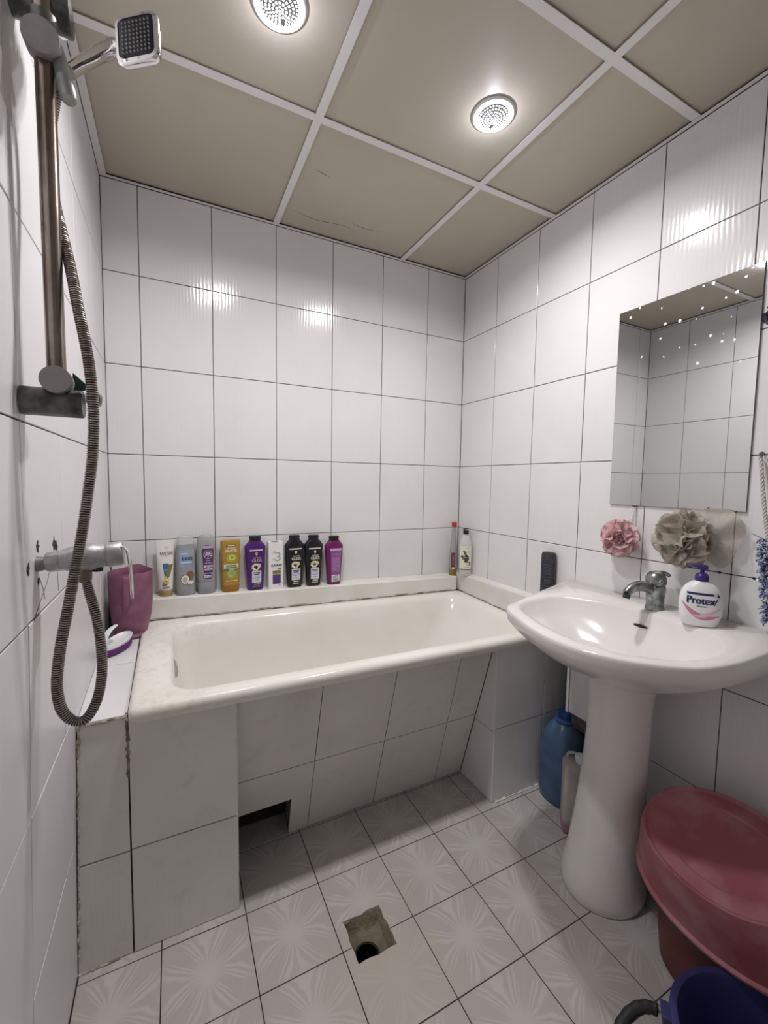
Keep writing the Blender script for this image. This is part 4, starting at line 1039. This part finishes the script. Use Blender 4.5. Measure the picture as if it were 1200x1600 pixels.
bm = bmesh.new(); cyl(bm, L(.0600, -.966, 1.928), L(.0777, -.991, 1.838), 0, prof=[(0, .0085), (.3, .0105), (.62, .0115), (.63, .0122), (.96, .0118), (1, .0095)], n=24); obj('holder', bm, mat('holder_grey', (0.27, 0.275, 0.265), 0.4, .4, col2=(0.36, 0.37, 0.35), vscale=40), sl)
bm = bmesh.new(); cyl(bm, L(.0645, -.941, 1.968), L(.0645, -.941, 2.075), .0065, n=20); obj('riser', bm, CHROME, bu)

hs = thing('hand_shower', 'square chrome hand shower with black nozzle face held on the shower rail', 'shower head', (0.1701, -0.9169, 2.0315))
hc = Vector((0.1701, -0.9169, 2.0315))
nrm2 = Vector((-0.5655, -0.8242, 0.0313)).normalized()
u_ = (_R * math.cos(.0388) + _U * math.sin(.0388)); u_ = (u_ - nrm2 * u_.dot(nrm2)).normalized(); v_ = nrm2.cross(u_).normalized()
if v_.dot(_U) < 0: v_ = -v_
def hp(a, b, c): return u_*a + v_*b + nrm2*c
def hring(h, r, c, n=8): return [hp(p.x, p.y, c) for p in rrect(-h, h, -h, h, r, 0, n)]
bm = bmesh.new(); ringloft(bm, [hring(.022, .012, -.018), hring(.034, .013, -.015), hring(.0405, .013, -.006), hring(.0415, .013, .001), hring(.0395, .012, .0055), hring(.0345, .010, .006), hring(.0335, .010, .003)])
obj('head', bm, CHROME, hs)
bm = bmesh.new(); ringloft(bm, [hring(.0330, .0095, .0028), hring(.0330, .0095, .0052), hring(.0318, .009, .0058)]); fc = obj('face_plate', bm, mat('face_navy', (0.012, 0.012, 0.022), 0.3), hs)
bm = bmesh.new()
for i in range(8):
    for j in range(8):
        a, b = (i - 3.5)*.0072, (j - 3.5)*.0072
        ringloft(bm, [[hp(a + r*math.cos(PI*k/3), b + r*math.sin(PI*k/3), c) for k in range(6)] for r, c in ((.0019, .0055), (.0014, .0075))], False, True)
nz_ = obj('nozzles', bm, mat('nozzle_grey', (0.45, 0.44, 0.44), 0.35, .2), fc); nz_['kind'] = 'stuff'
bm = bmesh.new()
pts = catmull([hp(-.026, -.013, -.016), Vector((0.1316, -0.8770, 2.0354)) - hc, Vector((0.1170, -0.8824, 2.0169)) - hc, Vector((0.1037, -0.8957, 1.9926)) - hc, Vector((0.0856, -0.9237, 1.9493)) - hc, Vector((0.0723, -0.9662, 1.8976)) - hc], 6)
tube(bm, pts, lambda i, n: .0150 - .0043*min(1, (i/(n-1))*1.15)**.8 - (.004 if i < 3 else 0), 18)
obj('handle', bm, CHROME, hs)

def Pd(x, y, z): return Vector((x, y, z))
hose_pts = [(.0640, -.960, 1.895), (.048, -.942, 1.85), (.037, -.936, 1.78), (.046, -.941, 1.70), (.0665, -.966, 1.60), (.079, -.985, 1.525), (.0925, -.998, 1.44), (.0975, -1.003, 1.36), (.0945, -1.003, 1.29), (.086, -1.001, 1.225), (.076, -1.000, 1.16), (.065, -.999, 1.10), (.052, -.998, 1.03), (.040, -.998, .965), (.0335, -.995, .905), (.038, -.994, .862), (.054, -.994, .838), (.072, -.994, .838), (.088, -.990, .868), (.0955, -.985, .915), (.0935, -.978, .965), (.086, -.965, 1.01), (.074, -.946, 1.05), (.0685, -.940, 1.077)]
hz = thing('shower_hose', 'ribbed metal shower hose looping down from the rail to the bath mixer', 'hose', (0.06, -0.99, 0.83))
pp = resample(catmull(hose_pts, 14), .0013)
o_ = Vector((.06, -.99, .83))
bm = bmesh.new(); tube(bm, [p - o_ for p in pp], lambda i, n: .0064 if i % 3 == 2 else .0085, 12)
bm.faces.ensure_lookup_table()
for i, f_ in enumerate(bm.faces): f_.material_index = 1 if (i // 12) % 3 else 0
obj('ribbed_tube', bm, HOSE, hz, angle=30, mats=[HOSE, mat('hose_groove', (0.17, 0.145, 0.13), 0.5, 0.6)])
bm = bmesh.new(); cyl(bm, Vector(hose_pts[-1]) - o_ + Vector((.0002, .0, -.012)), Vector(hose_pts[-1]) - o_ + Vector((0, 0, .006)), 0, prof=[(0, .0095), (.6, .0105), (1, .0105)], n=18); obj('nut', bm, mat('dull_brass', (0.20, 0.17, 0.12), 0.4, .8), hz)
bm = bmesh.new(); a = Vector(hose_pts[0]) - o_; cyl(bm, a + Vector((.0020, -.001, .010)), a + Vector((-.008, .009, -.022)), 0, prof=[(0, .0100), (.6, .0096), (1, .0088)], n=18); obj('nut', bm, HOSE, hz)

MY, MZ = -.940, 1.105
mx = thing('bath_mixer', 'limescaled wall mixer with hanging lever over the tiled step', 'tap', (0, MY, MZ))
bm = bmesh.new(); cyl(bm, (.0005, .004, -.004), (.020, .003, -.003), 0, prof=[(0, .0135), (.5, .0115), (1, .0115)], n=20); obj('pipe', bm, mat('old_pipe', (0.24, 0.225, 0.20), 0.5, .7, col2=(.34, .33, .31), vscale=60), mx)
bm = bmesh.new(); cyl(bm, (.014, .002, -.002), (.036, .001, 0), 0, prof=[(0, .0155), (.12, .0175), (.88, .0180), (1, .017)], n=8); obj('nut', bm, OLDCHROME, mx, angle=20)
bm = bmesh.new(); cyl(bm, (.034, 0, .001), (.128, 0, .008), 0, prof=[(0, .0175), (.12, .0205), (.25, .0235), (.40, .0245), (.55, .0235), (.60, .0215), (.72, .0205), (.74, .0225), (.96, .0225), (1, .0205)], n=32); obj('body', bm, OLDCHROME, mx)
bm = bmesh.new(); cyl(bm, (.0685, 0, -.018), (.0685, 0, -.036), .0115, .0105, 18); obj('outlet', bm, MATS['dull_brass'], mx)
bm = bmesh.new(); pts = catmull([(.122, -.008, .024), (.1335, -.012, .018), (.138, -.014, .0), (.1405, -.016, -.028), (.1415, -.018, -.058), (.1412, -.019, -.074)], 8)
R_ = []
for i, p in enumerate(pts):
    q = i / (len(pts)-1); wd = .0075 + .001*math.sin(q*PI) - (.004 if q > .97 else 0); th = .0032 if q < .9 else .0026
    R_.append([p + Vector((th*math.sin(2*PI*k/12), wd*math.cos(2*PI*k/12), 0)) for k in range(12)])
ringloft(bm, R_); obj('lever', bm, mat('lever_chrome', (0.74, 0.73, 0.74), 0.16, 0.9), mx)
bm = bmesh.new(); cyl(bm, (.088, 0, -.016), (.088, .0, -.0225), .0085, .008, 16); obj('button', bm, BLACK, mx)
# chipped glaze and cracks round the mixer
bm = bmesh.new()
for k, (y, z, r) in enumerate([(-.815, 1.118, .011), (-.80, 1.112, .008), (-.928, 1.130, .0075), (-.985, 1.1015, .007), (-.93, 1.070, .005)]):
    n = 11; c = Vector((.0006, y, z)); V = [bm.verts.new(c + Vector((0, r*math.cos(2*PI*i/n)*(1 + .45*math.sin(i*2.7+k)), r*math.sin(2*PI*i/n)*(1.2 + .5*math.cos(i*1.9+k))))) for i in range(n)]
    bm.faces.new(V)
bm.normal_update(); bmesh.ops.solidify(bm, geom=bm.faces[:], thickness=.001)
ch = obj('chip', bm, mat('chip_brown', (0.04, 0.032, 0.026), 0.9, var=.4, vscale=200), wl, smooth=False)
for pts in ([(-.925, 1.075), (-.905, 1.050), (-.897, 1.030)], [(-.985, 1.0), (-.94, 1.025), (-.88, 1.055), (-.86, 1.072)], [(-.80, 1.08), (-.795, 1.02)]):
    bm = bmesh.new(); tube(bm, catmull([(.0003, y, z) for y, z in pts], 5), .00038, 5); obj('crack', bm, mat('crack_dark', (0.06, 0.05, 0.045), 0.9), wl)

# ------------------------------------------------------------------ jug and scoop on the step
jg = thing('water_jug', 'purple plastic measuring jug at the back corner of the tiled step', 'jug', (0.0735, -0.1435, 0.6985))
PURJ = mat('jug_purple', (0.215, 0.075, 0.135), 0.42, col2=(0.27, 0.11, 0.175), vscale=22, bump=.0003, bscale=120)
bm = bmesh.new(); n = 48
def jr(r, z, sp=0.0, zsp=0.0):
    out = []
    for k in range(n):
        a = 2*PI*k/n; q = max(0, math.cos(a - 1.35)) ** 14
        out.append(Vector(((r + sp*q)*math.cos(a), (r + sp*q)*math.sin(a), z + zsp*q)))
    return out
ringloft(bm, [jr(.050, .001), jr(.0505, .011), jr(.0475, .013), jr(.0545, .035), jr(.0625, .075), jr(.0665, .12), jr(.0680, .17), jr(.0685, .205, .003), jr(.0688, .2265, .006, .010), jr(.0680, .2280, .006, .010), jr(.0668, .2265, .006, .010), jr(.0655, .19, .002), jr(.0635, .12), jr(.058, .06), jr(.050, .02), jr(.02, .015)])
obj('body', bm, PURJ, jg, angle=50)
bm = bmesh.new(); ringloft(bm, [jr(.0, .0)[:1]*0 or [Vector((r*math.cos(2*PI*k/40), r*math.sin(2*PI*k/40), z)) for k in range(40)] for r, z in ((.046, 0), (.0535, .0), (.0545, .004), (.053, .0075), (.048, .012))]); obj('foot', bm, PURJ, jg)
bm = bmesh.new(); A = Vector((-.10, -1, 0)).normalized()
pts = [A*.0665 + Vector((0, 0, .222)), A*.0735 + Vector((0, 0, .217)), A*.0765 + Vector((0, 0, .20)), A*.0768 + Vector((0, 0, .165)), A*.0755 + Vector((0, 0, .13)), A*.070 + Vector((0, 0, .115)), A*.065 + Vector((0, 0, .112))]
T = Vector((-A.y, A.x, 0)); R_ = []
for p in catmull(pts, 4): R_.append([p + T*wx + A*wy for wx, wy in ((-.0085, -.0025), (.0085, -.0025), (.0078, .0025), (-.0078, .0025))])
ringloft(bm, R_); obj('handle', bm, PURJ, jg, bevel=.001)

scp = thing('scrub_brush', 'white handled scrub brush with purple bristles lying by the purple jug', 'brush', (0.040, -0.262, 0.6935), 1.05)
scp.rotation_euler = (0.0, -.06, 1.05)
bm = bmesh.new()
def oval(a, b, z, cx=0.0, n=36, zz=0.0, egg=.12): return [Vector((cx + a*math.cos(2*PI*k/n), b*math.sin(2*PI*k/n)*(1 + egg*math.cos(2*PI*k/n)), z + zz*math.cos(2*PI*k/n))) for k in range(n)]
ringloft(bm, [oval(.056, .026, .001), oval(.060, .029, .004), oval(.060, .029, .013), oval(.055, .026, .016)])
for k in range(0): pass
br = obj('bristles', bm, mat('bristle_purple', (0.19, 0.02, 0.235), 0.7, var=.45, vscale=220, bump=.003, bscale=260), scp); br['kind'] = 'stuff'
bm = bmesh.new()
ringloft(bm, [oval(.054, .0255, .0165), oval(.060, .030, .024, zz=.004), oval(.0625, .0315, .029, zz=.006), oval(.0600, .0295, .030, zz=.006), oval(.052, .024, .0235, zz=.002), oval(.030, .014, .0215)])
obj('back', bm, WHITEP, scp, angle=60)
bm = bmesh.new(); R_ = []
for i, (p, wv) in enumerate(zip(catmull([(-.052, 0, .022), (-.058, 0, .040), (-.050, 0, .060), (-.030, 0, .074), (-.008, 0, .079), (.002, 0, .0785)], 5), [1 - .018*i for i in range(60)])):
    wd = .013 * wv; R_.append([p + Vector((.0035*math.sin(2*PI*k/12), wd*math.cos(2*PI*k/12), .0035*math.cos(2*PI*k/12)*0 + .0035*math.sin(2*PI*k/12))) for k in range(12)])
ringloft(bm, R_); obj('handle', bm, WHITEP, scp)

# ------------------------------------------------------------------ things on the floor
BJ = mat('blue_bottle_plastic', (0.115, 0.19, 0.325), 0.24, var=.22, vscale=12, trans=.2, ior=1.2)
jc = Vector((1.590, -0.735, 0.0))
bj = thing('water_bottle', 'large blue translucent water bottle on the floor beside the tiled pillar', 'bottle', jc)
bm = bmesh.new(); R_ = []
for z, r, nn_ in ((0.0, .064, 2.6), (.006, .074, 2.6), (.03, .0785, 2.8), (.10, .079, 2.8), (.178, .079, 2.8), (.182, .0782, 2.8), (.186, .0788, 2.7), (.235, .0785, 2.6), (.262, .0745, 2.4), (.285, .0640, 2.2), (.305, .047, 2.1), (.317, .033, 2), (.322, .0275, 2), (.330, .0255, 2)):
    R_.append(sellipse(z, r, r, nn_, m=44))
ringloft(bm, R_); obj('body', bm, BJ, bj, angle=60)
bm = bmesh.new(); cyl(bm, (0, 0, .330), (0, 0, .358), 0, prof=[(0, .0255), (.08, .0275), (.85, .0270), (1, .0245)], n=36); obj('cap', bm, mat('cap_blue', (0.012, 0.035, 0.16), 0.4), bj)
bm = bmesh.new(); ringloft(bm, [[Vector((r*math.cos(2*PI*k/40), r*math.sin(2*PI*k/40), z)) for k in range(40)] for r, z in ((.029, .322), (.0385, .320), (.0395, .3235), (.029, .327), (.029, .322))], False, False)
obj('carry_ring', bm, mat('ring_blue', (0.05, 0.12, 0.42), 0.35, trans=.3), bj)

cn = thing('jerrycan', 'white translucent canister with a little pink liquid between blue bottle and washbasin pedestal', 'canister', (1.500, -0.864, 0), math.atan2(.73, .68) - PI/2)
bm = bmesh.new(); CW, CD = .043, .042
can = mat('milky_canister', (0.50, 0.485, 0.455), 0.35, var=.08, vscale=10)
g = N(can); b_ = can.node_tree.nodes['Principled BSDF']; geo_ = g.new('ShaderNodeNewGeometry'); s_ = g.new('ShaderNodeSeparateXYZ'); g.lk(geo_.outputs['Position'], s_.inputs[0])
src = b_.inputs['Base Color'].links[0].from_socket; g.lk(g.mix(g.step(s_.outputs[2], .062, .030), src, (0.40, 0.20, 0.27)), b_.inputs['Base Color'])
ringloft(bm, [[p for p in rrect(-h, h, -d_, d_, r, z, 6)] for h, d_, r, z in ((CW-.010, CD-.010, .010, 0), (CW-.002, CD-.002, .014, .004), (CW, CD, .014, .012), (CW, CD, .014, .235), (CW-.002, CD-.002, .014, .247), (CW-.010, CD-.010, .012, .256), (CW-.020, CD-.018, .010, .259))])
obj('body', bm, can, cn, angle=60)
bm = bmesh.new(); cyl(bm, (.012, -.008, .2585), (.012, -.008, .285), 0, prof=[(0, .016), (.3, .016), (.32, .0185), (.95, .0185), (1, .017)], n=24); obj('cap', bm, WHITEP, cn)
bm = bmesh.new(); tube(bm, catmull([(-.030, .018, .254), (-.024, .016, .272), (-.006, .010, .279), (.006, .004, .274), (.008, .002, .258)], 6), .0058, 10); obj('handle', bm, can, cn)

# dark red bucket with a pink basin upside down on top of it
RB = mat('bucket_red', (0.135, 0.028, 0.028), 0.42, var=.3, vscale=9, bump=.0004, bscale=50)
rb = thing('round_bucket', 'dark red plastic tub under the upturned pink basin on the floor', 'bucket', (1.4365, -1.335, 0))
bm = bmesh.new(); ringloft(bm, [[Vector((r*math.cos(2*PI*k/48), r*math.sin(2*PI*k/48), z)) for k in range(48)] for r, z in ((.105, 0), (.1115, .003), (.116, .05), (.122, .12), (.126, .176), (.129, .180), (.129, .186), (.124, .186), (.119, .12), (.111, .02), (.05, .012))])
obj('body', bm, RB, rb)
PKB = mat('basin_pink', (0.335, 0.098, 0.122), 0.48, col2=(0.45, 0.215, 0.235), vscale=9, bump=.0004, bscale=45, detail=9, lo=.45, hi=.72)
SL_ = math.atan(0.40)
pb = thing('wash_basin', 'scuffed pink plastic basin upside down and tilted on the dark red tub', 'basin', (1.4315, -1.372, .2462))
pb.rotation_euler = (0, -SL_, 0)
cs = math.cos(SL_)
bm = bmesh.new(); m_ = 72
def el(a, b, z, cx=0.0, cy=0.0, nn_=2.1):
    return [Vector((cx + a/cs*math.copysign(abs(math.cos(2*PI*k/m_))**(2/nn_), math.cos(2*PI*k/m_)), cy + b*math.copysign(abs(math.sin(2*PI*k/m_))**(2/nn_), math.sin(2*PI*k/m_)), z)) for k in range(m_)]
K = .155
ringloft(bm, [el(.1365, .208, -.004), el(.1475, .2205, -.006), el(.1490, .2225, -.001), el(.1475, .2210, .0035), el(.1400, .213, .006), el(.1385, .210, .012), el(.1365, .200, .06, .002, .004), el(.1340, .186, .115, .004, .006), el(.1310, .172, .148, .006, .009), el(.1300, .170, .1535, .006, .009), el(.1275, .167, .1555, .006, .009), el(.1250, .164, .1540, .006, .009),
              el(.121, .159, .1490, .006, .009), el(.092, .118, .1490, .006, .009), el(.088, .113, .1455, .006, .009), el(.02, .03, .1450, .006, .009)], False, True)
bs = obj('shell', bm, PKB, pb, angle=38)
sd = bs.modifiers.new('solid', 'SOLIDIFY'); sd.thickness = .0025; sd.offset = -1

# blue bucket with black-gripped bail
BL = mat('bucket_blue', (0.034, 0.036, 0.135), 0.35, var=.15, vscale=20)
bb = thing('bucket', 'dark blue plastic bucket with black gripped handle in the lower right corner', 'bucket', (1.195, -1.533, 0))
bm = bmesh.new(); ringloft(bm, [[Vector((r*math.cos(2*PI*k/56), r*math.sin(2*PI*k/56), z)) for k in range(56)] for r, z in ((.100, 0), (.106, .003), (.125, .09), (.137, .160), (.1395, .166), (.150, .168), (.1525, .172), (.1525, .179), (.1495, .181), (.139, .180), (.1345, .170), (.122, .08), (.103, .012), (.05, .009))])
obj('body', bm, BL, bb, angle=50)
for sgn in (1, -1):
    d = Vector((-.60*sgn, .80*sgn, 0)); tn = Vector((-d.y, d.x, 0))
    bm = bmesh.new(); ringloft(bm, [[d*r + tn*wx + Vector((0, 0, z)) for r, z in ((.146, .150), (.166, .156), (.168, .181), (.148, .180))] for wx in (-.018, -.014, .014, .018)]); obj('lug', bm, BL, bb, bevel=.002)
bail = [(-.100, .134, .168), (-.118, .150, .172), (-.150, .160, .171), (-.195, .158, .164), (-.238, .135, .155), (-.262, .08, .149), (-.262, .0, .147), (-.225, -.10, .150), (-.13, -.17, .156), (-.02, -.185, .162), (.07, -.155, .168), (.100, -.134, .168)]
pts = catmull(bail, 6)
bm = bmesh.new(); tube(bm, pts, .0028, 8); obj('bail', bm, mat('wire_steel', (0.35, 0.36, 0.36), 0.35, .9), bb)
bm = bmesh.new(); tube(bm, pts[2:44], lambda i, n: .0108 + .0006*math.sin(i*1.7), 12); obj('grip', bm, BLACKR, bb)

# ------------------------------------------------------------------ bath puffs, scrubber, net on the right wall
def net_mat(name, col, alpha):
    m = mat(name, col, 0.75, var=.18, vscale=60, alpha=alpha); g = N(m); b = m.node_tree.nodes['Principled BSDF']
    return m
def ruffle(bm, c, R, n, seed, sc=(1, 1, 1), waves=(6, 11), amp=.30, xmax=None, rr=(.75, 1.05)):
    rd = random.Random(seed)
    for q in range(n):
        nn_ = Vector((rd.gauss(0, 1), rd.gauss(0, 1), rd.gauss(0, 1))).normalized(); a, b, _ = frame(nn_)
        rad = R * rd.uniform(*rr); k1 = rd.randint(*waves); k2 = rd.randint(2, 4); p1, p2 = rd.uniform(0, 6), rd.uniform(0, 6); off = nn_ * R * rd.uniform(-.35, .35); NT, NR = 72, 7
        V = []
        for j in range(NR + 1):
            t = j / NR; row = []
            for i in range(NT):
                th = 2*PI*i/NT
                h = amp*R*(t**1.4)*(math.sin(k1*th + p1 + t*1.6)*.62 + math.sin(k2*th + p2)*.5)
                p = (a*math.cos(th) + b*math.sin(th)) * rad * t * (1 + .07*math.sin(k1*2*th + p2)) + nn_*h + off
                p += Vector((noise.noise(p*50 + Vector((q, 0, 0))), noise.noise(p*50 + Vector((0, q, 5))), noise.noise(p*50 + Vector((3, 0, q))))) * R * .10 * t
                L_ = p.length
                if L_ > R*1.02: p *= (R*1.02)/L_
                p = Vector(c) + Vector((p.x*sc[0], p.y*sc[1], p.z*sc[2]))
                if xmax is not None and p.x > xmax: p.x = xmax - .002*rd.random()
                row.append(bm.verts.new(p))
            V.append(row)
        for r0, r1 in zip(V, V[1:]):
            for i in range(NT): bm.faces.new((r0[i], r0[(i+1) % NT], r1[(i+1) % NT], r1[i]))
PKN = net_mat('net_pink', (0.82, 0.54, 0.555), .80)
pf = thing('bath_puff', 'pink mesh bath puff hanging on a white cord under the mirror', 'bath puff', (1.586, -0.955, 1.186))
o_ = Vector((1.586, -.955, 1.186))
bm = bmesh.new(); ruffle(bm, Vector((1.541, -.950, 1.077)) - o_, .062, 12, 3, (.72, 1.05, 1.03), (7, 12), .28, xmax=-.002)
obj('netting', bm, PKN, pf, angle=180)
bm = bmesh.new(); tube(bm, catmull([Vector(p) - o_ for p in ((1.555, -.957, 1.12), (1.574, -.958, 1.155), (1.5795, -.968, 1.185), (1.5795, -.973, 1.1875), (1.574, -.969, 1.155), (1.555, -.965, 1.12))], 6), .0015, 7); obj('cord', bm, WHITEP, pf)
bm = bmesh.new(); cyl(bm, Vector((1.5885, -.970, 1.1845)) - o_, Vector((1.577, -.970, 1.1855)) - o_, .002, n=10); cyl(bm, Vector((1.577, -.970, 1.1855)) - o_, Vector((1.575, -.970, 1.1856)) - o_, .0045, n=12); obj('nail', bm, DARKMETAL, pf)
BGN = net_mat('net_beige', (0.46, 0.405, 0.335), .80)
pf = thing('bath_puff', 'large beige mesh bath puff hanging on the wall above the soap dispenser', 'bath puff', (1.586, -1.16, 1.17))
o_ = Vector((1.586, -1.16, 1.17))
bm = bmesh.new(); ruffle(bm, Vector((1.520, -1.156, 1.103)) - o_, .086, 13, 11, (.66, .96, 1.02), (4, 7), .34, xmax=-.002)
obj('netting', bm, BGN, pf, angle=180)
bm = bmesh.new()
rim_ = catmull([Vector((0, y, z)) for y, z in ((-1.150, 1.186), (-1.205, 1.192), (-1.255, 1.186), (-1.280, 1.155), (-1.276, 1.110), (-1.262, 1.065), (-1.238, 1.030), (-1.205, 1.040), (-1.165, 1.050))], 4)
V = []
for j in range(9):
    t = j / 8; row = []
    for i, q in enumerate(rim_):
        p = Vector((0, -1.145, 1.110)).lerp(q, t); p.x = 1.545 + .022*t + .009*math.sin(i*.8 + t*3)*t - .012*math.sin(t*PI)
        p.x = min(p.x, 1.583); row.append(bm.verts.new(p - o_))
    V.append(row)
for r0, r1 in zip(V, V[1:]):
    for i in range(len(rim_) - 1): bm.faces.new((r0[i], r0[i+1], r1[i+1], r1[i]))
obj('loose_net', bm, net_mat('net_thin', (0.52, 0.47, 0.39), .55), pf, angle=180)
bm = bmesh.new(); tube(bm, catmull([Vector(p) - o_ for p in ((1.54, -1.145, 1.13), (1.572, -1.15, 1.168), (1.580, -1.152, 1.176), (1.572, -1.155, 1.165), (1.545, -1.15, 1.13))], 5), .0014, 6); obj('cord', bm, WHITEP, pf)
bm = bmesh.new(); cyl(bm, Vector((1.5885, -1.152, 1.172)) - o_, Vector((1.577, -1.152, 1.174)) - o_, .002, n=10); obj('nail', bm, DARKMETAL, pf)

sc_ = thing('back_scrubber', 'blue and white yarn back scrubber hanging on a pale rope at the right edge', 'scrubber', (1.586, -1.31, 1.337))
o_ = Vector((1.586, -1.31, 1.337))
def rope(a, b, tag_=0):
    bm = bmesh.new()
    for ph in (0, 2.09, 4.19):
        pts = []
        for i in range(90):
            t = i / 89; p = Vector(a).lerp(Vector(b), t) + Vector((0, 0, -.012*math.sin(t*PI)))
            pts.append(p - o_ + Vector((.0022*math.sin(i*.55 + ph), .0026*math.cos(i*.55 + ph), 0)))
        tube(bm, pts, .0026, 6)
    return bm
ROPE = mat('rope_white', (0.66, 0.63, 0.61), 0.85, var=.15, vscale=120)
obj('rope', rope((1.577, -1.297, 1.336), (1.562, -1.333, 1.118)), ROPE, sc_); obj('rope', rope((1.575, -1.309, 1.340), (1.560, -1.395, 1.120)), ROPE, sc_)
bm = bmesh.new(); cyl(bm, Vector((1.5885, -1.303, 1.338)) - o_, Vector((1.571, -1.303, 1.340)) - o_, .0022, n=10); cyl(bm, Vector((1.571, -1.303, 1.340)) - o_, Vector((1.568, -1.303, 1.3403)) - o_, .006, n=12); obj('nail', bm, DARKMETAL, sc_)
YARN = mat('yarn_blue', (0.11, 0.155, 0.34), 0.85, col2=(0.62, 0.64, 0.72), vscale=150, lo=.45, hi=.6)
bm = bmesh.new(); ringloft(bm, [[Vector((1.562 + .012*math.cos(2*PI*k/20), y_ + h_*math.sin(2*PI*k/20)*1.0, z_)) - o_ for k in range(20)] for z_, y_, h_ in ((1.120, -1.368, .030), (1.112, -1.368, .042), (1.02, -1.380, .046), (.93, -1.388, .044), (.915, -1.388, .03))]); obj('pad', bm, YARN, sc_)
bm = bmesh.new(); rd = random.Random(4)
for k in range(520):
    z_ = rd.uniform(.915, 1.122); a = rd.uniform(PI*.35, PI*1.65); yc = -1.368 - (1.115 - z_)*.1; c = Vector((1.562 + .0125*math.cos(a), yc + .045*math.sin(a), z_)) - o_
    d = Vector((math.cos(a)*1.4, math.sin(a), rd.uniform(-.7, .4))).normalized(); s_ = Vector((rd.uniform(-1, 1), rd.uniform(-1, 1), rd.uniform(-1, 1))) * .004
    tube(bm, [c, c + d*.007 + s_, c + d*.010 + s_*1.6 + Vector((0, 0, -.003)), c + d*.006 + s_*2 + Vector((0, 0, -.006))], .0019, 5)
yp_ = obj('yarn_pile', bm, YARN, sc_); yp_['kind'] = 'stuff'
bm = bmesh.new(); tube(bm, catmull([Vector(p) - o_ for p in ((1.560, -1.330, 1.118), (1.556, -1.314, 1.128), (1.552, -1.302, 1.134))], 4), .0012, 6); obj('loose_thread', bm, GREYCAP, sc_)

nb = thing('net_bundle', 'dark navy crumpled net bundle hanging beside the top right of the mirror', 'net', (1.586, -1.315, 1.72))
o_ = Vector((1.586, -1.315, 1.72)); NV = net_mat('net_navy', (0.022, 0.02, 0.06), .95)
bm = bmesh.new(); ruffle(bm, Vector((1.560, -1.318, 1.683)) - o_, .034, 7, 21, (.65, 1.0, .95), (4, 7), .35, xmax=-.002); obj('netting', bm, NV, nb, angle=180)
bm = bmesh.new(); tube(bm, catmull([Vector(p) - o_ for p in ((1.565, -1.305, 1.70), (1.574, -1.300, 1.722), (1.576, -1.318, 1.735), (1.572, -1.33, 1.705))], 6), .004, 8); obj('cord', bm, NV, nb)
bm = bmesh.new(); cyl(bm, Vector((1.5885, -1.318, 1.727)) - o_, Vector((1.571, -1.318, 1.729)) - o_, .0022, n=10); obj('nail', bm, DARKMETAL, nb)
# dark plugs in the joint under the mirror
for y, z in ((-1.2205, 1.0125), (-1.2485, 1.0125), (-1.300, 1.0125)):
    bm = bmesh.new(); blob(bm, (W - .0005, y, z), .0042 if y != -1.2485 else .0032, int(-y*100), .4, 1, (.4, 1, 1)); obj('grout_plug', bm, BLACKR, wr)
